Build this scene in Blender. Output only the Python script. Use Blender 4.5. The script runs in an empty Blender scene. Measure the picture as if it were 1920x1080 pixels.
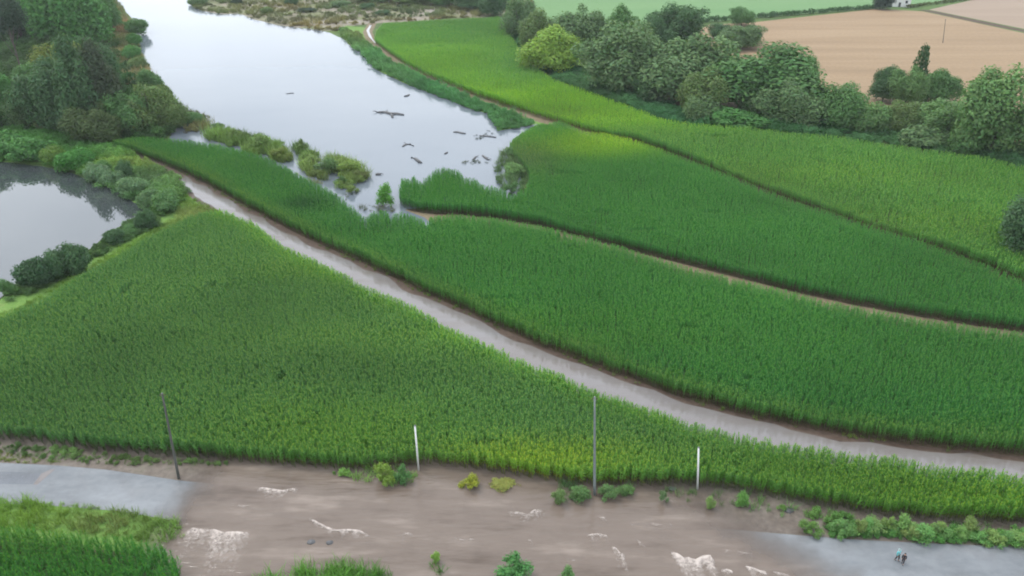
import bpy, bmesh, math, random
import numpy as np
from mathutils import Vector, Matrix, Euler
from mathutils.geometry import tessellate_polygon

random.seed(7)
RNG = np.random.default_rng(7)
S = bpy.context.scene
COL = S.collection
PI = math.pi

# ------------------------------------------------------------------ camera
FPX, PITCH, H = 1500.0, math.radians(28.0), 64.0        # focal length for a 1920 px wide picture
cam = bpy.data.cameras.new('camera')
cam.sensor_width = 36.0
cam.lens = FPX / 1920 * 36.0
cam.clip_start, cam.clip_end = 0.5, 20000
camo = bpy.data.objects.new('camera', cam)
COL.objects.link(camo)
camo.location = (0, 0, H)
camo.rotation_euler = (PI / 2 - PITCH, 0, 0)
S.camera = camo

# ------------------------------------------------------------------ overcast daylight
SUN_EL, SUN_AZ = math.radians(58), math.radians(-55)     # azimuth from +Y towards +X
w = bpy.data.worlds.new('World')
S.world = w
w.use_nodes = True
nt = w.node_tree
nt.nodes.clear()
sky = nt.nodes.new('ShaderNodeTexSky')
sky.sky_type = 'NISHITA'
sky.sun_disc = False
sky.sun_elevation = SUN_EL
sky.sun_rotation = SUN_AZ
sky.dust_density = 4.0
# a high, even cloud layer in front of the clear sky
tc = nt.nodes.new('ShaderNodeTexCoord')
cn = nt.nodes.new('ShaderNodeTexNoise')
cn.inputs['Scale'].default_value = 2.2
cn.inputs['Detail'].default_value = 4
cn.inputs['Roughness'].default_value = 0.55
mp = nt.nodes.new('ShaderNodeMapping')
mp.inputs['Scale'].default_value = (1, 1, 2.5)
nt.links.new(tc.outputs['Generated'], mp.inputs['Vector'])
nt.links.new(mp.outputs['Vector'], cn.inputs['Vector'])
cr = nt.nodes.new('ShaderNodeValToRGB')
cr.color_ramp.elements[0].position = 0.25
cr.color_ramp.elements[0].color = (7.2, 7.9, 8.9, 1)
cr.color_ramp.elements[1].position = 0.75
cr.color_ramp.elements[1].color = (11.0, 11.6, 12.3, 1)
nt.links.new(cn.outputs['Fac'], cr.inputs['Fac'])
mx = nt.nodes.new('ShaderNodeMix')
mx.data_type = 'RGBA'
mx.inputs['Factor'].default_value = 0.86
nt.links.new(sky.outputs['Color'], mx.inputs['A'])
nt.links.new(cr.outputs['Color'], mx.inputs['B'])
bg = nt.nodes.new('ShaderNodeBackground')
bg.inputs['Strength'].default_value = 0.1
nt.links.new(mx.outputs['Result'], bg.inputs['Color'])
wo = nt.nodes.new('ShaderNodeOutputWorld')
nt.links.new(bg.outputs['Background'], wo.inputs['Surface'])

sl = bpy.data.lights.new('sun', 'SUN')
sl.energy = 0.9
sl.angle = math.radians(14)
sl.color = (1.0, 0.97, 0.92)
so = bpy.data.objects.new('sun', sl)
COL.objects.link(so)
sd = Vector((math.sin(SUN_AZ) * math.cos(SUN_EL), math.cos(SUN_AZ) * math.cos(SUN_EL), math.sin(SUN_EL)))
so.rotation_euler = sd.to_track_quat('Z', 'Y').to_euler()
so.location = (0, 0, 150)

S.view_settings.view_transform = 'Standard'
S.view_settings.look = 'None'
S.view_settings.gamma = 1
S.view_settings.exposure = 1.1
S.render.engine = 'CYCLES'
S.cycles.use_denoising = True
S.cycles.max_bounces = 6
S.cycles.diffuse_bounces = 3
S.cycles.glossy_bounces = 3
S.cycles.transparent_max_bounces = 8
S.cycles.filter_width = 1.9

# ------------------------------------------------------------------ survey: photograph pixels -> places on the ground
CT, ST = math.cos(PITCH), math.sin(PITCH)


def at(px, py, z=0.0):
    u, v = (px - 960) / FPX, (540 - py) / FPX
    d = Vector((u, CT + v * ST, -ST + v * CT))
    t = (z - H) / d.z
    return Vector((d.x * t, d.y * t, z))


def depth_at(p):
    return p.y * CT - (p.z - H) * ST


def size_at(px, py, ytop, wpx):
    """ground point, height and width in metres of something seen from its foot to its top"""
    p = at(px, py)
    dep = depth_at(p)
    v = (540 - ytop) / FPX
    # (p.y*ST + (z-H)*CT) = v*(p.y*CT - (z-H)*ST)
    z = H + p.y * (v * CT - ST) / (CT + v * ST)
    return p, max(z, 0.3), wpx * dep / FPX


def vnoise(x, y, s, seed=0):
    """smooth value noise in 0..1 with wavelength s metres"""
    x, y = np.asarray(x, float) / s, np.asarray(y, float) / s
    xi, yi = np.floor(x), np.floor(y)
    fx, fy = x - xi, y - yi
    fx, fy = fx * fx * (3 - 2 * fx), fy * fy * (3 - 2 * fy)

    def h(a, b):
        n = np.sin(a * 127.1 + b * 311.7 + seed * 74.7) * 43758.5453
        return n - np.floor(n)
    return (h(xi, yi) * (1 - fx) + h(xi + 1, yi) * fx) * (1 - fy) + (h(xi, yi + 1) * (1 - fx) + h(xi + 1, yi + 1) * fx) * fy


def ring(pts, z=0.0):
    out = []
    for p in pts:
        out.append(at(p[0], p[1], p[2] if len(p) > 2 else z))
    return [Vector((q.x, q.y)) for q in out]


def rough(poly, step=3.0, amp=0.6, seed=0):
    """subdivide an outline and wander it a little"""
    out = []
    n = len(poly)
    for i in range(n):
        a, b = poly[i], poly[(i + 1) % n]
        k = max(1, min(60, int((b - a).length / step)))
        for j in range(k):
            q = a.lerp(b, j / k)
            dx = (vnoise(q.x, q.y, step * 1.7, seed) - .5) * 2 * amp
            dy = (vnoise(q.x, q.y, step * 1.7, seed + 9) - .5) * 2 * amp
            out.append(Vector((q.x + float(dx), q.y + float(dy))))
    return out


def inside(poly, x, y):
    px = np.array([p.x for p in poly])
    py = np.array([p.y for p in poly])
    r = np.zeros(len(x), bool)
    j = len(px) - 1
    for i in range(len(px)):
        c = ((py[i] > y) != (py[j] > y)) & (x < (px[j] - px[i]) * (y - py[i]) / (py[j] - py[i] + 1e-12) + px[i])
        r ^= c
        j = i
    return r


# ------------------------------------------------------------------ material helpers
def newmat(name):
    m = bpy.data.materials.new(name)
    m.use_nodes = True
    t = m.node_tree
    t.nodes.clear()
    out = t.nodes.new('ShaderNodeOutputMaterial')
    return m, t, out


def N(t, kind, **kw):
    n = t.nodes.new(kind)
    for k, v in kw.items():
        if k in n.inputs:
            n.inputs[k].default_value = v
        else:
            setattr(n, k, v)
    return n


def noise_tex(t, scale, detail=4, rough_=.6, stretch=None, rotz=0):
    g = N(t, 'ShaderNodeNewGeometry')
    m = N(t, 'ShaderNodeMapping')
    m.inputs['Rotation'].default_value = (0, 0, rotz)
    if stretch:
        m.inputs['Scale'].default_value = stretch
    t.links.new(g.outputs['Position'], m.inputs['Vector'])
    n = N(t, 'ShaderNodeTexNoise')
    n.inputs['Scale'].default_value = scale
    n.inputs['Detail'].default_value = detail
    n.inputs['Roughness'].default_value = rough_
    t.links.new(m.outputs['Vector'], n.inputs['Vector'])
    return n


def ramp(t, fac, stops):
    r = N(t, 'ShaderNodeValToRGB')
    e = r.color_ramp.elements
    while len(e) < len(stops):
        e.new(0.5)
    for i, (p, c) in enumerate(stops):
        e[i].position = p
        e[i].color = (*c, 1)
    t.links.new(fac, r.inputs['Fac'])
    return r


def mixc(t, fac, a, b, mode='MIX'):
    m = N(t, 'ShaderNodeMix')
    m.data_type = 'RGBA'
    m.blend_type = mode
    if isinstance(fac, (int, float)):
        m.inputs['Factor'].default_value = fac
    else:
        t.links.new(fac, m.inputs['Factor'])
    for s, v in (('A', a), ('B', b)):
        if isinstance(v, tuple):
            m.inputs[s].default_value = (*v, 1)
        else:
            t.links.new(v, m.inputs[s])
    return m.outputs['Result']


def earth_mat(name, stops, scale, scale2, stops2=None, roughness=.9, bump=.0, stretch=None, rotz=0):
    """soil, grass and stubble: two sizes of noise over each other"""
    m, t, out = newmat(name)
    n1 = noise_tex(t, scale, 5, .65, stretch, rotz)
    c = ramp(t, n1.outputs['Fac'], stops).outputs['Color']
    n2 = noise_tex(t, scale2, 3, .6)
    r2 = ramp(t, n2.outputs['Fac'], stops2 or [(.25, (.7, .7, .7)), (.75, (1.2, 1.2, 1.2))])
    c = mixc(t, 1.0, c, r2.outputs['Color'], 'MULTIPLY')
    b = N(t, 'ShaderNodeBsdfPrincipled', Roughness=roughness)
    b.inputs['Specular IOR Level'].default_value = .2
    t.links.new(c, b.inputs['Base Color'])
    if bump:
        bp = N(t, 'ShaderNodeBump', Strength=bump, Distance=.3)
        t.links.new(n1.outputs['Fac'], bp.inputs['Height'])
        t.links.new(bp.outputs['Normal'], b.inputs['Normal'])
    t.links.new(b.outputs['BSDF'], out.inputs['Surface'])
    return m


def water_mat(name, stops, scale, roughness, ripple, ripple_scale, ior=1.33, stretch=None, rotz=0, fade=False, spec=.5):
    m, t, out = newmat(name)
    n1 = noise_tex(t, scale, 4, .6, stretch, rotz)
    c = ramp(t, n1.outputs['Fac'], stops).outputs['Color']
    b = N(t, 'ShaderNodeBsdfPrincipled', Roughness=roughness, IOR=ior)
    b.inputs['Specular IOR Level'].default_value = spec
    t.links.new(c, b.inputs['Base Color'])
    if ripple and fade:
        n0 = noise_tex(t, .28, 4, .6, stretch, rotz)
        bp0 = N(t, 'ShaderNodeBump', Strength=.28, Distance=.4)
        t.links.new(n0.outputs['Fac'], bp0.inputs['Height'])
    if ripple:
        n2 = noise_tex(t, ripple_scale, 3, .55, stretch, rotz)
        bp = N(t, 'ShaderNodeBump', Strength=ripple, Distance=.1)
        t.links.new(n2.outputs['Fac'], bp.inputs['Height'])
        if fade:
            bp.inputs['Distance'].default_value = .3
            t.links.new(bp0.outputs['Normal'], bp.inputs['Normal'])
        t.links.new(bp.outputs['Normal'], b.inputs['Normal'])
    if fade:
        at_ = N(t, 'ShaderNodeAttribute', attribute_name='deep')
        n3 = noise_tex(t, .35, 4, .6)
        ad = N(t, 'ShaderNodeMath', operation='ADD')
        sb = N(t, 'ShaderNodeMath', operation='MULTIPLY_ADD')
        sb.inputs[1].default_value = .5
        sb.inputs[2].default_value = -.25
        t.links.new(n3.outputs['Fac'], sb.inputs[0])
        t.links.new(at_.outputs['Fac'], ad.inputs[0])
        t.links.new(sb.outputs['Value'], ad.inputs[1])
        cl = N(t, 'ShaderNodeClamp')
        t.links.new(ad.outputs['Value'], cl.inputs['Value'])
        tr = N(t, 'ShaderNodeBsdfTransparent')
        mxs = N(t, 'ShaderNodeMixShader')
        t.links.new(cl.outputs['Result'], mxs.inputs['Fac'])
        t.links.new(tr.outputs['BSDF'], mxs.inputs[1])
        t.links.new(b.outputs['BSDF'], mxs.inputs[2])
        t.links.new(mxs.outputs['Shader'], out.inputs['Surface'])
    else:
        t.links.new(b.outputs['BSDF'], out.inputs['Surface'])
    return m


def plain_mat(name, col, roughness=.6, var=.12, scale=6., metallic=0.):
    m, t, out = newmat(name)
    n1 = noise_tex(t, scale, 4, .6)
    a = tuple(max(0, x * (1 - var)) for x in col)
    c2 = tuple(x * (1 + var) for x in col)
    c = ramp(t, n1.outputs['Fac'], [(.3, a), (.7, c2)]).outputs['Color']
    b = N(t, 'ShaderNodeBsdfPrincipled', Roughness=roughness, Metallic=metallic)
    t.links.new(c, b.inputs['Base Color'])
    t.links.new(b.outputs['BSDF'], out.inputs['Surface'])
    return m


def leaf_mat(name, source, transl=.3):
    """source: 'INSTANCER' (scattered plants carry a tint) or 'OBJECT' (the object's own colour); leaves differ by the mesh's own attribute"""
    m, t, out = newmat(name)
    if source == 'INSTANCER':
        a = N(t, 'ShaderNodeAttribute', attribute_name='tint')
        a.attribute_type = 'INSTANCER'
        col = a.outputs['Color']
    else:
        a = N(t, 'ShaderNodeObjectInfo')
        col = a.outputs['Color']
    v = N(t, 'ShaderNodeAttribute', attribute_name='leafcol')
    c = mixc(t, 1.0, col, v.outputs['Color'], 'MULTIPLY')
    b = N(t, 'ShaderNodeBsdfPrincipled', Roughness=.62)
    b.inputs['Specular IOR Level'].default_value = .1
    t.links.new(c, b.inputs['Base Color'])
    tl = N(t, 'ShaderNodeBsdfTranslucent')
    c2 = mixc(t, 1.0, c, (1.1, 1.15, .6), 'MULTIPLY')
    t.links.new(c2, tl.inputs['Color'])
    mxs = N(t, 'ShaderNodeMixShader', Fac=transl)
    t.links.new(b.outputs['BSDF'], mxs.inputs[1])
    t.links.new(tl.outputs['BSDF'], mxs.inputs[2])
    t.links.new(mxs.outputs['Shader'], out.inputs['Surface'])
    return m


M = {}
M['ground'] = earth_mat('ground_meadow', [(.3, (.045, .075, .02)), (.55, (.07, .12, .03)), (.75, (.12, .13, .05))], .05, .6)
M['soil'] = earth_mat('field_soil', [(.3, (.05, .035, .024)), (.7, (.10, .07, .045))], .4, 2.5)
M['verge'] = earth_mat('verge_grass', [(.3, (.085, .165, .035)), (.55, (.115, .21, .045)), (.8, (.16, .20, .06))], .25, 2.0)
M['mud'] = earth_mat('mud', [(.3, (.09, .07, .055)), (.6, (.14, .118, .098)), (.8, (.11, .12, .06))], .3, 1.5, roughness=.5)
M['track_mud'] = earth_mat('track_mud', [(.3, (.062, .042, .032)), (.7, (.095, .068, .052))], .3, 1.5, roughness=.5)
M['dirt'] = earth_mat('dirt_path', [(.3, (.13, .10, .062)), (.6, (.185, .145, .092)), (.8, (.13, .15, .055))], .3, 1.5)
M['marsh'] = earth_mat('marsh_ground', [(.25, (.075, .10, .045)), (.42, (.15, .16, .08)), (.55, (.20, .175, .13)), (.68, (.24, .22, .19)), (.8, (.10, .13, .06))], .06, .35)
M['stubble'] = earth_mat('stubble_field', [(.25, (.185, .128, .076)), (.5, (.232, .163, .098)), (.75, (.275, .20, .124))], .06, .8,
                         [(.25, (.86, .86, .84)), (.75, (1.08, 1.07, 1.05))], stretch=(.10, 1.0, 1), rotz=math.radians(-7))
M['stubble2'] = earth_mat('harvested_field', [(.2, (.21, .158, .115)), (.8, (.26, .20, .15))], .05, .8,
                          [(.2, (.95, .95, .93)), (.8, (1.04, 1.04, 1.04))], stretch=(.15, 1.3, 1), rotz=math.radians(-14))
M['meadow'] = earth_mat('far_green_field', [(.2, (.09, .18, .07)), (.8, (.125, .215, .088))], .03, .5,
                        [(.2, (.92, .92, .92)), (.8, (1.05, 1.05, 1.05))], stretch=(.2, 1, 1))
M['asphalt'] = earth_mat('wet_asphalt', [(.3, (.115, .124, .132)), (.5, (.16, .17, .178)), (.7, (.20, .211, .22))], .14, 1.2,
                         [(.2, (.9, .9, .9)), (.8, (1.08, 1.08, 1.08))], roughness=.2, stretch=(.6, 1.4, 1))
M['asphalt_shaded'] = earth_mat('shaded_asphalt', [(.3, (.10, .108, .12)), (.7, (.14, .15, .165))], .3, 9.0, roughness=.25)  # same asphalt, with the shading of the water film in its colour
M['lake'] = water_mat('lake_water', [(.3, (.108, .128, .150)), (.7, (.13, .150, .170))], .02, .09, .04, .8, ior=1.38, stretch=(.5, 1, 1))
M['pond'] = water_mat('pond_water', [(.3, (.034, .042, .044)), (.7, (.042, .049, .050))], .05, .03, .012, 1.2, ior=1.85)
M['track_water'] = water_mat('track_flood_water', [(.28, (.10, .075, .06)), (.4, (.142, .124, .116)), (.7, (.166, .156, .156))], .12, .08, .07, 1.2, ior=1.5, stretch=(.4, 1.6, 1), rotz=math.radians(38))
M['river'] = water_mat('river_flood_water', [(.32, (.088, .066, .051)), (.45, (.128, .100, .081)), (.55, (.136, .107, .087)), (.68, (.190, .153, .127))], .22, .13, .4, .9,
                       stretch=(.35, 1.5, 1), rotz=math.radians(18), fade=True)
M['corn'] = leaf_mat('corn_leaf', 'INSTANCER', .42)
M['weed'] = leaf_mat('weed_leaf', 'INSTANCER', .3)
M['crown'] = leaf_mat('tree_leaf', 'OBJECT', .28)
M['bark'] = plain_mat('bark', (.085, .07, .055), .9, .35, 3)
M['foam'] = None
M['whitepaint'] = plain_mat('white_paint', (.6, .6, .57), .6, .12, 5)
M['concrete'] = plain_mat('grey_concrete_pole', (.155, .175, .17), .8, .15, 4)
M['oldwood'] = plain_mat('weathered_wood_pole', (.075, .075, .066), .85, .2, 4)
M['metal'] = plain_mat('dull_metal', (.18, .18, .18), .5, .1, 6, .6)
M['porcelain'] = plain_mat('insulator', (.10, .06, .045), .35, .1, 6)
M['drift'] = plain_mat('wet_driftwood', (.06, .06, .062), .6, .4, 3)


# ------------------------------------------------------------------ object helpers
def tag(o, label, cat=None, group=None, kind=None):
    o['label'] = label
    if cat:
        o['category'] = cat
    if group:
        o['group'] = group
    if kind:
        o['kind'] = kind
    return o


def link_mesh(name, verts, faces, mat, parent=None, smooth=False):
    me = bpy.data.meshes.new(name)
    me.from_pydata([tuple(v) for v in verts], [], faces)
    me.materials.append(mat)
    if smooth:
        me.polygons.foreach_set('use_smooth', [True] * len(me.polygons))
    me.update()
    o = bpy.data.objects.new(name, me)
    COL.objects.link(o)
    if parent:
        o.parent = parent
    return o


def sheet(name, poly, z, mat, label, kind='structure', cat=None):
    """one flat outlined surface"""
    vs = [Vector((p.x, p.y, z)) for p in poly]
    tris = tessellate_polygon([vs])
    fs = []
    for a, b, c in tris:
        n = (vs[b] - vs[a]).cross(vs[c] - vs[a])
        if abs(n.z) < 1e-6:
            continue
        fs.append((a, b, c) if n.z > 0 else (a, c, b))
    o = link_mesh(name, vs, fs, mat)
    tag(o, label, cat or name.replace('_', ' '), None, kind)
    return o


class MB:
    """collects vertices and faces for one mesh"""

    def __init__(self):
        self.v, self.f, self.c = [], [], []

    def tube(self, pts, radii, n=8, cap=True):
        base = len(self.v)
        pts = [Vector(p) for p in pts]
        for i, p in enumerate(pts):
            d = (pts[min(i + 1, len(pts) - 1)] - pts[max(i - 1, 0)]).normalized()
            a = d.orthogonal().normalized() if abs(d.z) < .99 else Vector((1, 0, 0))
            a = (a - d * a.dot(d)).normalized()
            b = d.cross(a)
            for k in range(n):
                t = 2 * PI * k / n
                self.v.append(p + (a * math.cos(t) + b * math.sin(t)) * radii[i])
        for i in range(len(pts) - 1):
            for k in range(n):
                q = base + i * n
                self.f.append((q + k, q + (k + 1) % n, q + n + (k + 1) % n, q + n + k))
        if cap:
            self.f.append(tuple(base + k for k in reversed(range(n))))
            q = base + (len(pts) - 1) * n
            self.f.append(tuple(q + k for k in range(n)))
        return self

    def box(self, c, s, rz=0):
        base = len(self.v)
        m = Matrix.Rotation(rz, 3, 'Z')
        for dz in (-1, 1):
            for dx, dy in ((-1, -1), (1, -1), (1, 1), (-1, 1)):
                self.v.append(Vector(c) + m @ Vector((dx * s[0] / 2, dy * s[1] / 2, dz * s[2] / 2)))
        for q in ((3, 2, 1, 0), (4, 5, 6, 7), (0, 1, 5, 4), (1, 2, 6, 5), (2, 3, 7, 6), (3, 0, 4, 7)):
            self.f.append(tuple(base + i for i in q))
        return self

    def build(self, name, mat, parent=None, smooth=False):
        return link_mesh(name, self.v, self.f, mat, parent, smooth)


def np_mesh(name, V, F, colors, mat):
    """V (n,3), F (m,4) quads, colors (n,3) -> mesh with the leafcol attribute"""
    me = bpy.data.meshes.new(name)
    me.vertices.add(len(V))
    me.vertices.foreach_set('co', V.astype(np.float32).ravel())
    me.loops.add(F.size)
    me.loops.foreach_set('vertex_index', F.astype(np.int32).ravel())
    me.polygons.add(len(F))
    me.polygons.foreach_set('loop_start', np.arange(0, F.size, F.shape[1], dtype=np.int32))
    me.update(calc_edges=True)
    a = me.attributes.new('leafcol', 'FLOAT_COLOR', 'POINT')
    a.data.foreach_set('color', np.concatenate([colors, np.ones((len(colors), 1))], 1).astype(np.float32).ravel())
    me.materials.append(mat)
    return me


# ------------------------------------------------------------------ plants for scattering
def blade_plant(name, rng, n, h, spread, width, mat, droop=.5, stalk=None, stalk_c=(.8, .75, .5), var=.25, low=.1, upto=.85, seg=3, leaf_len=None, brown=0):
    """a plant of long arching leaves; stalk: radius of a central stem (corn) or None (grass, reed)"""
    V, F, Cc = [], [], []
    for i in range(n):
        az = rng.uniform(0, 2 * PI) if stalk is None else (i % 2) * PI + rng.normal(0, .45)
        if stalk is None:
            b = np.array([rng.normal(0, spread * .4), rng.normal(0, spread * .4), 0])
            L = h * rng.uniform(.6, 1.15)
            el = rng.uniform(.85, 1.5)
        else:
            b = np.array([0, 0, h * (low + (upto - low) * i / (n - 1))])
            L = (leaf_len or h * .4) * rng.uniform(.75, 1.15) * (1 - .35 * abs(i / (n - 1) - .45))
            el = rng.uniform(.5, 1.15)
        d = np.array([math.cos(az), math.sin(az)])
        s = np.array([-d[1], d[0], 0])
        cc = rng.uniform(1 - var, 1 + var)
        col = np.array([cc * rng.uniform(.9, 1.12), cc, cc * rng.uniform(.85, 1.1)])
        if stalk is not None and brown and i < brown:
            col = np.array([1.1, .55, .7]) * cc
        p = b.copy()
        k0 = len(V)
        for j in range(seg + 1):
            t = j / seg
            wd = width * (1 - t ** 1.6) * (.75 + .5 * min(1, t * 3)) / 2 + .003
            V += [p + s * wd, p - s * wd]
            Cc += [col, col]
            e = el - droop * 2.1 * t
            p = p + np.array([d[0] * math.cos(e), d[1] * math.cos(e), math.sin(e)]) * L / seg
        for j in range(seg):
            q = k0 + 2 * j
            F.append((q, q + 1, q + 3, q + 2))
    if stalk is not None:
        k0 = len(V)
        for z, r in ((0, stalk), (h * .55, stalk * .85), (h, stalk * .4)):
            for k in range(3):
                V.append(np.array([math.cos(k * 2.1) * r, math.sin(k * 2.1) * r, z]))
                Cc.append(np.array(stalk_c) if z < h * .5 else np.array([1, 1, .9]))
        for lev in range(2):
            for k in range(3):
                q = k0 + lev * 3
                F.append((q + k, q + (k + 1) % 3, q + 3 + (k + 1) % 3, q + 3 + k))
        for k in range(4):       # tassel
            az = rng.uniform(0, 6.28)
            a = np.array([0, 0, h * .97])
            e = a + np.array([math.cos(az) * .1, math.sin(az) * .1, .28])
            sd_ = np.array([-math.sin(az), math.cos(az), 0]) * .018
            k1 = len(V)
            V += [a - sd_, a + sd_, e + sd_, e - sd_]
            Cc += [np.array([1.9, 1.2, 1.1])] * 4
            F.append((k1, k1 + 1, k1 + 2, k1 + 3))
    me = np_mesh(name, np.array(V), np.array(F), np.array(Cc), mat)
    return bpy.data.objects.new(name, me)


def leaf_cloud(rng, centers, radii, per, leaf, var=.13, up=.35, squash=1.0, loose=.08, zmin=-.55):
    """leaf faces spread over the shells of many lobes"""
    V, Cc = [], []
    C3 = np.array(centers)
    for (c, r) in zip(C3, radii):
        k = int(per * (r / np.mean(radii)) ** 2)
        d = rng.normal(size=(k * 2, 3))
        d /= np.linalg.norm(d, axis=1)[:, None]
        d = d[d[:, 2] > zmin][:k]
        k = len(d)
        pos = c + d * r * rng.uniform(max(.2, .72 - loose), 1.12 + loose, (k, 1)) * np.array([1, 1, squash])
        lc = rng.uniform(.88, 1.12)
        nrm = d + rng.normal(0, .38 + loose, (k, 3)) + np.array([0, 0, up])
        nrm /= np.linalg.norm(nrm, axis=1)[:, None]
        t = np.cross(nrm, rng.normal(size=(k, 3)))
        t /= np.linalg.norm(t, axis=1)[:, None]
        b = np.cross(nrm, t)
        sz = leaf * rng.uniform(.6, 1.35, (k, 1))
        q = np.stack([pos - t * sz, pos - b * sz * .55 + nrm * sz * .15, pos + t * sz, pos + b * sz * .55 + nrm * sz * .15], 1)
        V.append(q.reshape(-1, 3))
        cc = rng.uniform(1 - var, 1 + var, (k, 1)) * lc
        col = np.concatenate([cc * rng.uniform(.88, 1.15, (k, 1)), cc, cc * rng.uniform(.85, 1.1, (k, 1))], 1)
        Cc.append(np.repeat(col, 4, 0))
    V = np.concatenate(V)
    Cc = np.concatenate(Cc)
    F = np.arange(len(V)).reshape(-1, 4)
    return V, F, Cc


def crown_mesh(name, seed, kind, mat):
    """crown in a unit box: width 1 about the axis, foot at z=0, top at z=1"""
    rng = np.random.default_rng(seed)
    cs, rs = [], []
    if kind == 'conifer':
        for i in range(11):
            z = .12 + .84 * i / 11
            R = .46 * (1 - i / 11) ** .9 + .04
            m = 7 if i < 6 else 5
            for k in range(m):
                a = 2 * PI * k / m + i * .7 + rng.normal(0, .2)
                rr = R * rng.uniform(.45, .85)
                cs.append((math.cos(a) * rr, math.sin(a) * rr, z - rr * .22))
                rs.append(.07 + R * .16)
        cs.append((0, 0, .94)); rs.append(.05)
        V, F, Cc = leaf_cloud(rng, cs, rs, 45, .034, squash=.6)
    else:
        n, z0, zc, a, hgt = {'round': (34, .06, .5, .5, .5), 'tall': (34, .05, .52, .5, .48), 'dome': (22, .0, .28, .5, .72), 'ragged': (26, .08, .5, .5, .5), 'weed': (15, .0, .28, .5, .72)}[kind]
        if kind in ('round', 'tall', 'ragged'):
            # several leaning plumes of different height, each a stack of lobes
            m = {'round': 7, 'tall': 5, 'ragged': 6}[kind]
            for i in range(m):
                az = 2 * PI * i / m + rng.normal(0, .35)
                rad = 0 if i == 0 else rng.uniform(.16, .34)
                top = 1.0 if i == 0 else rng.uniform(.62, .97)
                wide = rng.uniform(.13, .2)
                k = {'round': 6, 'tall': 7, 'ragged': 5}[kind]
                for j in range(k):
                    t = (j + .5) / k
                    z = .1 + (top - .22) * t + rng.normal(0, .02)
                    q = rad * (.75 + .45 * t) if rad else 0
                    sw = wide * (.75 + .6 * math.sin(PI * min(1, t * .95 + .08)))
                    cs.append((math.cos(az) * q + rng.normal(0, .05), math.sin(az) * q + rng.normal(0, .05), z))
                    rs.append(sw * rng.uniform(.65, .95))
        else:
            for _i in range(4000):
                if len(cs) >= n:
                    break
                d = rng.normal(size=3)
                d /= np.linalg.norm(d)
                f = rng.uniform(.5, .8) if rng.random() < .8 else rng.uniform(.1, .45)
                if kind == 'weed':
                    a_, q_ = rng.uniform(0, 6.28), rng.uniform(0, .42)
                    p = np.array([math.cos(a_) * q_, math.sin(a_) * q_, rng.uniform(.12, .95 - q_)])
                else:
                    p = np.array([d[0] * .5 * f * rng.uniform(.7, 1.2), d[1] * .5 * f, .15 + abs(d[2]) * .62 * f])
                r = rng.uniform(.10, .22) * (.75 if kind == 'weed' else 1.05)
                if any(np.linalg.norm(p - np.array(q)) < .085 for q in cs):
                    continue
                cs.append(tuple(p)); rs.append(r)
        per = {'round': 420, 'tall': 480, 'dome': 330, 'ragged': 300, 'weed': 190}[kind]
        V, F, Cc = leaf_cloud(rng, cs, rs, per, {'dome': .034, 'weed': .036}.get(kind, .0215), squash={'tall': 1.35, 'round': 1.15, 'weed': 1.3}.get(kind, 1.0), up={'weed': .6}.get(kind, .35), loose={'weed': .45, 'dome': .16, 'ragged': .2}.get(kind, .1))
        # sprays that stick out of the outline
        mn, mxv = V[:, 2].min(), V[:, 2].max()
        V[:, 2] = (V[:, 2] - mn) / (mxv - mn) * (1 - z0) + z0
        V[:, :2] *= .5 / np.percentile(np.abs(V[:, :2]), 99.5)
    return np_mesh(name, V, F, Cc, mat)


CROWNS = {k: [crown_mesh('crown', 100 + i * 7 + j, k, M['crown']) for j in range(n)]
          for i, (k, n) in enumerate((('round', 6), ('tall', 3), ('dome', 4), ('ragged', 3), ('conifer', 1), ('weed', 5)))}


def trunk_mesh(seed):
    rng = np.random.default_rng(seed)
    b = MB()
    lean = rng.normal(0, .02, 2)
    b.tube([(0, 0, -.01), (lean[0] * .3, lean[1] * .3, .2), (lean[0], lean[1], .5), (lean[0] * 1.5, lean[1] * 1.5, .82)], [.026, .02, .014, .004], 8)
    for k in range(6):
        a = k * 1.05 + rng.normal(0, .3)
        z = rng.uniform(.18, .5)
        r = rng.uniform(.16, .28)
        b.tube([(lean[0] * z * 2, lean[1] * z * 2, z), (math.cos(a) * r * .5, math.sin(a) * r * .5, z + .12), (math.cos(a) * r, math.sin(a) * r, z + .27)], [.011, .007, .003], 5)
    me = bpy.data.meshes.new('trunk')
    me.from_pydata([tuple(v) for v in b.v], [], b.f)
    me.materials.append(M['bark'])
    me.polygons.foreach_set('use_smooth', [True] * len(me.polygons))
    return me


TRUNKS = [trunk_mesh(s) for s in (1, 2, 3)]
_tc = [0]


def tree(name, px, py, ytop, wpx, kind, color, label, cat='tree', group=None, lift=0.0, trunk=True):
    p, h, wd = size_at(px, py, ytop, wpx)
    _tc[0] += 1
    i = _tc[0]
    e = bpy.data.objects.new(name, None)
    COL.objects.link(e)
    e.location = (p.x, p.y, 0)
    e.rotation_euler = (0, 0, i * 2.4)
    tag(e, label, cat, group)
    ms = CROWNS[kind]
    c = bpy.data.objects.new('crown', ms[i % len(ms)])
    COL.objects.link(c)
    c.parent = e
    wd *= 1.24
    c.scale = (wd, wd, h * (1 - lift))
    c.location = (0, 0, h * lift)
    c.color = (*color, 1)
    if trunk:
        t = bpy.data.objects.new('trunk', TRUNKS[i % 3])
        COL.objects.link(t)
        t.parent = e
        tw = min(wd, h * .8)
        t.scale = (tw, tw, h)
    return e


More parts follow.
